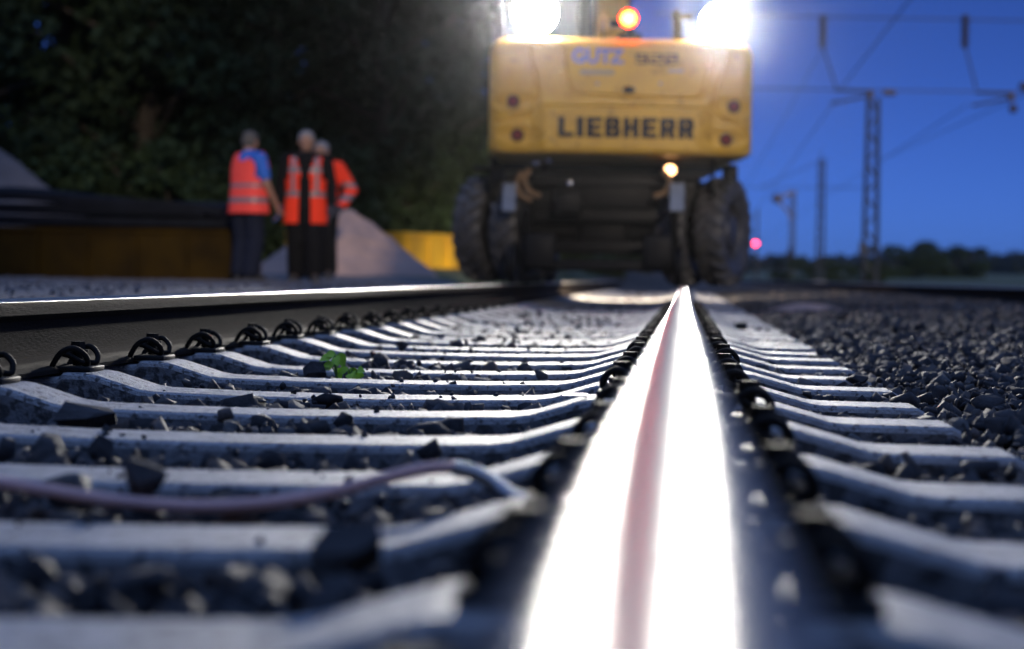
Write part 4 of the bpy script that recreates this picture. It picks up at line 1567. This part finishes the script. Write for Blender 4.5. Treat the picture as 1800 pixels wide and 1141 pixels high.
# stacked black mats sagging over the trough's ends
for i, (zoff, x0, x1, lab) in enumerate(((0.62, -5.8, -0.05, 'lower black rubber mat lying on the long trough'), (0.74, -5.9, -0.42, 'middle black rubber mat in the stack on the trough'),
                                        (0.87, -6.1, -0.18, 'uppermost black rubber mat of the stack, shiny with dusk light'))):
    n_, w_ = 60, 12
    thick = 0.10
    vs, fs = [], []
    for layer in (0, 1):
        for j in range(n_ + 1):
            for k in range(w_ + 1):
                u, v = j / n_, k / w_
                x = x0 + (x1 - x0) * u
                y = -0.66 + 1.35 * v + 0.05 * math.sin(3 * u + i)
                z = zoff + 0.19 * (1 - u) ** 1.5 * (i / 2 + 0.2) + 0.02 * math.sin(7 * u + 2 * i) * math.sin(2 * v + i)
                z += 0.03 * math.sin(11 * u + 3 * v) * (i == 2)
                if i == 2:
                    z -= 0.07 * max(0, (u - 0.72) / 0.28) ** 2
                    z -= 0.11 * max(0, (0.34 - v) / 0.34) ** 1.3 * (1.2 - u)
                    z += 0.03 * math.sin(15 * u) * (1 - v)
                vs.append((x, y, z + (thick if layer else 0)))
    st_ = (n_ + 1) * (w_ + 1)
    for layer in (0, 1):
        for j in range(n_):
            for k in range(w_):
                a = layer * st_ + j * (w_ + 1) + k
                fs.append((a, a + 1, a + w_ + 2, a + w_ + 1))
    rim_ = [k for k in range(w_ + 1)] + [j * (w_ + 1) + w_ for j in range(1, n_ + 1)] + [n_ * (w_ + 1) + k for k in range(w_ - 1, -1, -1)] + [j * (w_ + 1) for j in range(n_ - 1, 0, -1)]
    for a, b in zip(rim_, rim_[1:] + rim_[:1]):
        fs.append((a, b, b + st_, a + st_))
    mb = MB()
    mb.add(vs, fs)
    o = mb.build('rubber_mat', M['mat'], None, 50, (tl.x, 23.3, tl.z + 0.015))
    tag(o, lab, 'rubber mat', 'black mats stacked on the trough')


def heap(name, label, cx, cy, rx, ry, h, mat, seed, peak=(0, 0)):
    n, m = 72, 36
    mb = MB()
    z0 = float(terrain_z(cx, cy))
    vs, fs = [], []
    for j in range(m + 1):
        r = j / m
        for k in range(n):
            a = 2 * math.pi * k / n
            wob = 1 + 0.10 * math.sin(2 * a + seed) + 0.06 * math.sin(5 * a + 2 * seed)
            x = r * rx * math.cos(a) * wob + peak[0] * (1 - r)
            y = r * ry * math.sin(a) * wob + peak[1] * (1 - r)
            z = h * (1 - r) ** 0.98 if r > 0.06 else h * (1 - 0.06) + h * 0.03 * (1 - r / 0.06)
            z += 0.05 * float(fnoise(x, y, 4.0, seed)) * (r * (1 - r) * 4 + 0.1) + 0.022 * float(fnoise(x, y, 13.0, seed + 1)) * (1 - r * 0.5)
            z = z - 0.06 * r
            vs.append((x, y, z + float(terrain_z(cx + x, cy + y)) - z0 if r > 0.5 else z))
    for j in range(m):
        for k in range(n):
            a, b = j * n + k, j * n + (k + 1) % n
            fs.append((a, b, b + n, a + n))
    mb.add(vs, fs)
    o = mb.build(name, M[mat], None, 180, (cx, cy, z0))
    return tag(o, label, 'heap')


hp_ = ground_at(603, 27.5)
heap('sand_heap', 'pinkish sand heap behind the workers', hp_.x, 27.5, 1.28, 1.5, 0.95, 'sand', 1, (0.05, 0))
gh = ground_at(-90, 27.5)
heap('gravel_heap', 'grey gravel heap rising behind the black mats at the picture edge', gh.x - 0.75, 27.5, 3.9, 3.0, 2.85, 'heap', 4)
c = ground_at(1418, 17.4)
mb = MB()
n, m = 40, 8
vs, fs = [], []
for j in range(m + 1):
    r = j / m
    for k in range(n):
        a = 2 * math.pi * k / n
        w = 1 + 0.2 * math.sin(3 * a + 1) + 0.1 * math.sin(7 * a)
        vs.append((0.40 * r * math.cos(a) * w, 0.55 * r * math.sin(a) * w, 0.075 * (1 - r * r) + 0.01 * math.sin(9 * a + 5 * r) * (1 - r) - 0.02 * r))
for j in range(m):
    for k in range(n):
        a, b = j * n + k, j * n + (k + 1) % n
        fs.append((a, b, b + n, a + n))
mb.add(vs, fs)
o = mb.build('sand_spill', M['sand'], None, 180, (c.x, 17.4, float(ballast_z(np.array([c.x]), np.array([17.4]))[0]) - 0.005))
tag(o, 'small pink sand spill on the ballast right of the sleeper ends', 'sand')

sk = ground_at(700, 31.0)
ribbed_box('skip', 'bright yellow ribbed skip between the sand heap and the excavator', 'skip', (sk.x + 0.25, 32.0, sk.z + 0.02), 1.0, 2.6, 0.56, R_(-24), 'skip', 4, group='yellow skips by the sand heap')
sk2 = ground_at(500, 30.5)
ribbed_box('skip', 'bright yellow skip showing only an edge between two workers', 'skip', (sk2.x + 0.3, 31.2, sk2.z + 0.22), 0.85, 1.8, 0.52, R_(10), 'skip', 3, group='yellow skips by the sand heap')


# ------------------------------------------------------------------ trees
def leaf_mesh(name, centers, n, size, seed, mats, spread=0.55):
    r = np.random.default_rng(seed)
    cen = np.array([c[:3] for c in centers])
    rad = np.array([c[3] for c in centers])
    pr = rad ** 2
    k = r.choice(len(cen), n, p=pr / pr.sum())
    d = r.normal(size=(n, 3))
    d /= np.linalg.norm(d, axis=1)[:, None]
    rr = r.uniform(0.25, 1.0, n) ** 0.5
    pos = cen[k] + d * (rad[k] * rr)[:, None] * np.array([1, 1, 0.8])
    s = r.uniform(0.6, 1.3, n) * size
    R = rand_rot(n, r)
    q = np.array([[-0.5, 0, 0], [0, -0.28, 0.06], [0.55, 0, 0], [0, 0.28, 0.06]])
    W = np.einsum('nij,vj->nvi', R, q) * s[:, None, None] + pos[:, None, :]
    me = bpy.data.meshes.new(name)
    me.vertices.add(n * 4)
    me.vertices.foreach_set('co', W.reshape(-1).astype(np.float32))
    me.loops.add(n * 4)
    me.loops.foreach_set('vertex_index', np.arange(n * 4, dtype=np.int32))
    me.polygons.add(n)
    me.polygons.foreach_set('loop_start', np.arange(0, n * 4, 4, dtype=np.int32))
    me.polygons.foreach_set('loop_total', np.full(n, 4, dtype=np.int32))
    for m_ in mats:
        me.materials.append(m_)
    if len(mats) > 1:
        me.polygons.foreach_set('material_index', (r.uniform(size=len(cen)) < 0.35).astype(np.int32)[k])
    me.update(calc_edges=True)
    return me


def make_tree(h, w, seed, n, low=0.12):
    r = random.Random(seed)
    tr = MB()
    pts = [(0, 0, -0.3)]
    for k in range(1, 7):
        pts.append((r.uniform(-.12, .12) * k / 3, r.uniform(-.12, .12) * k / 3, h * 0.9 * k / 6))
    tr.tube(smooth_path(pts, 3), [0.20 * (1 - 0.85 * i / 18) + 0.02 for i in range(19)], 9)
    cen = []
    nb_ = 34
    for k in range(nb_):
        t = low + (1 - low) * (k + r.random() * 0.8) / nb_
        z = h * t
        prof = math.sin(math.pi * min(1, 0.18 + 0.80 * t) ** 1.1) ** 0.7
        a = k * 2.4 + r.uniform(-.4, .4)
        rad = w * prof * r.uniform(0.45, 1.0)
        p1 = Vector((rad * math.cos(a), rad * math.sin(a), z + r.uniform(-.2, .4)))
        z0 = max(0.2, z - rad * 0.45)
        tr.tube(smooth_path([(0, 0, z0), (p1.x * .5, p1.y * .5, (z0 + p1.z) / 2 + .1), p1], 4), [0.055 * (1 - 0.1 * i) + 0.006 for i in range(9)], 6)
        for q_ in range(3):
            cen.append((p1.x + r.uniform(-.6, .6), p1.y + r.uniform(-.6, .6), p1.z + r.uniform(-.5, .5), r.uniform(0.45, 0.95)))
    return tr.data('trunk', M['bark'], 60), leaf_mesh('crown', cen, n, 0.23, seed, [M['leaf'], M['leaf_b']])


kinds = [make_tree(11.0, 3.0, 1, 15000), make_tree(9.0, 2.7, 2, 9500), make_tree(12.5, 3.2, 3, 16000), make_tree(21.0, 4.2, 4, 15000, 0.66)]
KN = ['tall dark', 'lower bushy', 'tallest broad']
tree_spots = [(-60, 33, 0, 1.0, 'behind the gravel heap at the picture edge'), (120, 36, 2, 1.0, 'above the left part of the black mats'), (255, 33, 1, 1.05, 'above the right end of the black mats'),
              (370, 38, 0, 1.05, 'standing over the worker in blue sleeves'), (480, 34, 1, 1.0, 'between the two vested workers'), (575, 39, 2, 0.95, 'standing over the grey-haired worker'),
              (665, 34, 1, 0.95, 'above the sand heap'), (735, 41, 1, 1.0, 'above the yellow skip'), (795, 37, 1, 0.82, 'beside the left work lamp of the excavator'), (40, 44, 2, 1.1, 'deep in the wood at the picture edge'),
              (310, 46, 2, 1.1, 'deep in the wood over the mats'), (545, 47, 0, 1.1, 'deep in the wood over the grey-haired worker')]
for i, (px, d, kd, s, where) in enumerate(tree_spots):
    p = ground_at(px, d)
    t = empty('tree', (p.x, d, p.z - 0.05), random.uniform(0, 6.28))
    t.scale = (s, s, s)
    tag(t, '%s tree %s' % (KN[kd], where), 'tree', 'trees of the dark wood behind the works yard')
    link('trunk', kinds[kd][0], t)
    link('crown', kinds[kd][1], t)


def make_bush(seed, w, h, n, size):
    r = random.Random(seed)
    cen = [(r.uniform(-w, w), r.uniform(-w, w) * .7, r.uniform(0.15, h), r.uniform(0.3, 0.6)) for _ in range(26)]
    st_ = MB()
    for c_ in cen[:12]:
        st_.tube(smooth_path([(c_[0] * .2, c_[1] * .2, -0.1), (c_[0] * .6, c_[1] * .6, c_[2] * .6), c_[:3]], 3), 0.018, 5)
    return st_.data('stem', M['bark'], 60), leaf_mesh('foliage', cen, n, size, seed, [M['leaf'], M['leaf_b']])


bush_a, bush_b = make_bush(5, 1.5, 2.0, 5200, 0.17), make_bush(6, 1.3, 1.5, 4200, 0.16)
for i, (px, d, b, where) in enumerate(((180, 42, bush_a, 'deep in the wood behind the black mats'), (30, 31, bush_a, 'below the trees by the gravel heap'), (200, 31, bush_b, 'behind the middle of the black mats'), (330, 30.5, bush_a, 'behind the right end of the mats'),
                                       (445, 31, bush_b, 'behind the worker in blue sleeves'), (560, 32, bush_a, 'behind the grey-haired worker'), (665, 34, bush_a, 'behind the sand heap'),
                                       (760, 35, bush_a, 'behind the yellow skip'), (850, 38, bush_a, 'behind the left twin tyres'), (960, 46, bush_b, 'seen below the excavator to the left'), (1060, 52, bush_a, 'seen below the excavator chassis'),
                                       (1130, 62, bush_b, 'seen below the excavator beside the right rail'))):
    p = ground_at(px, d)
    t = empty('bush', (p.x, d, p.z - 0.05), random.uniform(0, 6.28))
    tag(t, 'dark green bush %s' % where, 'bush', 'bushes at the edge of the wood')
    link('stem', b[0], t)
    link('foliage', b[1], t)
for px, d, s, where in ((1415, 150, 1.0, 'below the two far masts'), (1500, 120, 0.7, 'at the foot of the nearest lattice mast'), (1590, 170, 1.4, 'in the field right of the lattice mast'), (1665, 190, 1.5, 'in the field at the far right')):
    p = ground_at(px, d)
    t = empty('bush', (p.x, d, p.z - 0.05), random.uniform(0, 6.28))
    t.scale = (s * 1.5, s * 1.5, s)
    tag(t, 'round dark bush %s' % where, 'bush', 'bushes in the field')
    link('stem', bush_a[0], t)
    link('foliage', bush_a[1], t)
# far wood on the horizon
rw = random.Random(9)
cen = []
for k in range(230):
    px = rw.uniform(1280, 2000)
    d = rw.uniform(430, 560)
    p = ground_at(px, d)
    tall = 2.3 + 2.5 * max(0, min(1, (px - 1520) / 120)) + rw.uniform(-1, 1.2)
    for q_ in range(3):
        cen.append((p.x + rw.uniform(-4, 4), d, p.z + rw.uniform(0.1, 0.9) * tall, rw.uniform(1.3, 2.4)))
o = link('far_woods', leaf_mesh('far_woods', cen, 22000, 1.5, 8, [M['far_leaf']]))
tag(o, 'far dark wood along the horizon on the right', 'wood', None, 'stuff')
# unseen trees added behind the photographer to shade the near track and wood
row = [(5.4 + 2.55 * k, -24 + (k % 2), (1, 0, 1, 2)[k % 4], (0.98, 0.80, 1.0, 0.71)[k % 4]) for k in range(8)]
row += [(6.4 + 2.6 * k, -26.5, (0, 1)[k % 2], (0.80, 0.98)[k % 2]) for k in range(7)]
row += [(1.2 - 2.7 * k, -25 - (k % 2) * 2, (2, 0)[k % 2], 1.5) for k in range(6)]
row += [(0.6 - 2.7 * k, -29, (0, 2)[k % 2], 1.55) for k in range(6)]
row += [(9.8 + 3.2 * k, -24.8 - (k % 2) * 1.5, 3, 1.0) for k in range(4)]  # high crowns added to shade only the wood
for i, (x, y, kd, s) in enumerate(row):
    t = empty('tree', (x, y, -0.4), i * 1.3)
    t.scale = (min(s * 1.15, 1.25), s * 1.15, s * (1.03 if s < 1.2 else 1.12))
    tag(t, 'tall bare-trunked tree added out of view behind the photographer for shade' if kd == 3 else 'tree of the row added out of view behind the photographer for shade', 'tree', 'unseen trees added for shade')
    link('trunk', kinds[kd][0], t)
    link('crown', kinds[kd][1], t)


# ------------------------------------------------------------------ overhead line
def lattice_mast(px, d, py_top, wb, wt, label):
    b = ground_at(px, d)
    top = P(px + 6, py_top, d)
    h = top.z - b.z
    root = empty('lattice_mast', b)
    tag(root, label, 'mast', 'overhead line masts')
    mb = MB()
    n = int(h / 0.7)
    for sx in (-1, 1):
        for sy in (-1, 1):
            mb.bar((sx * wb / 2, sy * wb / 2, -0.3), (sx * wt / 2, sy * wt / 2, h), 0.11)
    for k in range(n):
        z0, z1 = h * k / n, h * (k + 1) / n
        w0, w1 = wb + (wt - wb) * k / n, wb + (wt - wb) * (k + 1) / n
        s = 1 if k % 2 else -1
        for f in (-1, 1):
            mb.bar((s * w0 / 2, f * w0 / 2, z0), (-s * w1 / 2, f * w1 / 2, z1), 0.055)
            mb.bar((f * w0 / 2, s * w0 / 2, z0), (f * w1 / 2, -s * w1 / 2, z1), 0.055)
    mb.build('lattice_frame', M['galv'], root)
    mb = MB()
    mb.box((0, 0, 0.1), (wb + 0.4, wb + 0.4, 0.5))
    mb.build('foundation', M['concrete'], root)
    return root, b, h


m1, b1, h1 = lattice_mast(1529, 88, 172, 0.62, 0.42, 'nearest tall lattice mast with a small box on its leg')
c = P(1517, 437, 87.5)
mb = MB()
mb.box((c.x - b1.x, c.y - b1.y, c.z - b1.z), (0.34, 0.3, 0.55), bev=0.03)
mb.build('switch_box', M['galv'], m1)
m2, b2, h2 = lattice_mast(1441, 140, 280, 0.5, 0.3, 'slim lattice mast between the nearest mast and the arm mast')
mb = MB()
mb.bar((0, 0, h2), (-0.1, 0, h2 + 0.6), 0.06)
e_ = P(1335, 330, 140) - b2
mb.bar((0, 0, h2 - 0.1), (e_.x, 0, e_.z), 0.05)
mb.build('stay', M['galv'], m2)
# mast with a bracket arm
b3 = ground_at(1391, 160)
t3 = P(1398, 336, 160)
m3 = empty('arm_mast', b3)
tag(m3, 'short mast with a triangular bracket arm pointing towards the excavator', 'mast', 'overhead line masts')
h3 = t3.z - b3.z
mb = MB()
mb.bar((-0.12, 0, -0.3), (-0.12, 0, h3), 0.16)
mb.bar((0.16, 0, -0.3), (0.16, 0, h3), 0.16)
for k in range(10):
    mb.bar((-0.12, 0, h3 * k / 10), (0.16, 0, h3 * (k + 1) / 10), 0.06)
mb.build('mast_post', M['galv'], m3)
mb = MB()
a1 = P(1398, 337, 160) - b3
a2 = P(1366, 349, 160) - b3
a3 = P(1394, 384, 160) - b3
mb.bar(a1, a2, 0.26)
mb.bar(a2, a3, 0.2)
mb.ell(a2, (0.45, 0.25, 0.4))
mb.build('bracket_arm', M['insul'], m3)
c = P(1391, 446, 159.8) - b3
MB().box(c, (0.5, 0.3, 1.0), bev=0.05).build('switch_box', M['dark'], m3)

# cross span with hanging insulators and registration arms
CS = 60.0
l0, l1 = P(1150, 24, CS), P(1990, 40, CS)
lo0, lo1 = P(1150, 153, CS), P(1990, 165, CS)


def wire(name, pts, r, label, cat='wire', group=None):
    c0 = Vector(pts[0])
    mb = MB()
    mb.tube([Vector(p) - c0 for p in pts], r, 6)
    o = mb.build(name, M['wire'], None, 60, c0)
    return tag(o, label, cat, group)


wire('cross_span_wire', [l0, l1], 0.020, 'upper cross-span wire carrying two hanging insulators', 'wire', 'cross-span wires')
wire('cross_span_wire', [lo0, lo1], 0.020, 'lower cross-span wire level with the top of the nearest mast', 'wire', 'cross-span wires')
for (px, lab, ex_) in ((1447, 'hanging insulator left above the nearest lattice mast', 1470), (1697, 'hanging insulator at the upper right of the sky', 1716)):
    a, b = P(px, 26, CS), P(px, 84, CS)
    root = empty('insulator', a)
    tag(root, lab, 'insulator', 'hanging insulators')
    mb = MB()
    z = 0.0
    L = (a.z - b.z)
    prof = []
    for k in range(12):
        prof += [(-L * k / 12 - 0.0, 0.05), (-L * (k + 0.4) / 12, 0.135), (-L * (k + 0.6) / 12, 0.135)]
    prof += [(-L, 0.05)]
    mb.lathe(prof, 14, 'Z')
    mb.build('insulator_body', M['insul'], root, 40)
    mb = MB()
    e2_ = P(ex_, 156, CS) - a
    mb.tube([(b - a), e2_], 0.028, 6)
    mb.build('drop_wire', M['wire'], root)
for (x0, x1, yy0, lab) in ((1468, 1532, 158, 'registration arm on the lower cross-span left of the nearest mast top'), (1716, 1780, 162, 'registration arm on the lower cross-span near the right picture edge')):
    a = P(x1, yy0 + 6, CS)
    root = empty('registration_arm', a)
    tag(root, lab, 'arm', 'registration arms')
    mb = MB()
    p0, p1, p2 = P(x0, yy0, CS) - a, P(x1, yy0 + 3, CS) - a, P(x0 - 8, yy0 + 24, CS) - a
    mb.tube([p0, p1], 0.050, 8)
    mb.tube([p2, P(x1, yy0 + 10, CS) - a], 0.040, 8)
    mb.build('arm_tube', M['galv'], root, 60)
    mb = MB()
    mb.cyl(P(x1 - 2, yy0, CS) - a, P(x1 - 2, yy0 + 16, CS) - a, 0.10, n=12)
    if x0 < 1600:
        mb.cyl(P(1552, 162, CS) - a, P(1574, 163, CS) - a, 0.10, n=12)
    else:
        mb.ell(P(1781, 191, CS) - a, 0.14)
    mb.build('insulator_body', M['insul'], root, 40)
o = MB().ell((0, 0, 0), (0.16, 0.14, 0.14)).build('tension_weight', M['insul'], None, 60, P(1800, 152, CS))
tag(o, 'round dark weight on the cross-span at the right picture edge', 'weight')
# longitudinal wires: contact wire and carrying cable of each track
for (pa, pb, lab, r) in ((P(1472, 172, CS), P(1290, 425, 200), 'contact wire running from the left registration arm to the far masts', 0.014),
                         (P(1700, 184, CS), P(1330, 425, 240), 'contact wire running from the right registration arm to the far distance', 0.014),
                         (P(1606, -10, 45), P(1478, 156, CS), 'carrying cable crossing the sky down to the left registration arm', 0.018),
                         (P(1447, 84, CS), P(1310, 330, 140), 'carrying cable from the left hanging insulator into the distance', 0.014),
                         (P(1960, 95, CS), P(1540, 285, 140), 'carrying cable sloping down behind the nearest lattice mast', 0.02),
                         (P(1290, 330, 120), P(1545, 330, 88), 'low tie wire between the far masts and the nearest lattice mast', 0.02)):
    wire('overhead_wire', [pa, pb], r, lab, 'wire', 'overhead wires along the tracks')

# distant red signal
bs = ground_at(1329, 130)
sg = empty('railway_signal', bs)
tag(sg, 'distant signal post with one glowing red light right of the excavator', 'signal')
tp_, lp = P(1330, 368, 130) - bs, P(1329, 428, 130) - bs
mb = MB()
mb.tube([(0, 0, -0.3), (0, 0, tp_.z)], 0.075, 8)
mb.build('signal_post', M['galv'], sg, 60)
mb = MB()
mb.box((lp.x, 0.05, lp.z), (0.36, 0.10, 0.5), bev=0.03)
hd_ = mb.build('signal_head', M['dark'], sg)
mb = MB()
mb.cyl((lp.x, -0.01, lp.z), (lp.x, -0.03, lp.z), 0.14, n=20)
mb.build('lamp_lens', M['signal'], hd_, 60)


# ------------------------------------------------------------------ haze added for the glow round the lamps
hz = MB().box((0, 1650, 29), (3400, 3700, 64)).build('haze', None)
hm = bpy.data.materials.new('glow_haze')
hm.use_nodes = True
_n = hm.node_tree.nodes
_n.remove(_n['Principled BSDF'])
pv = _n.new('ShaderNodeVolumePrincipled')
pv.inputs['Color'].default_value = (0.9, 0.92, 1.0, 1)
pv.inputs['Density'].default_value = 0.0003
pv.inputs['Anisotropy'].default_value = 0.983
hm.node_tree.links.new(pv.outputs[0], _n['Material Output'].inputs['Volume'])
hz.data.materials.clear()
hz.data.materials.append(hm)
tag(hz, kind='stuff')
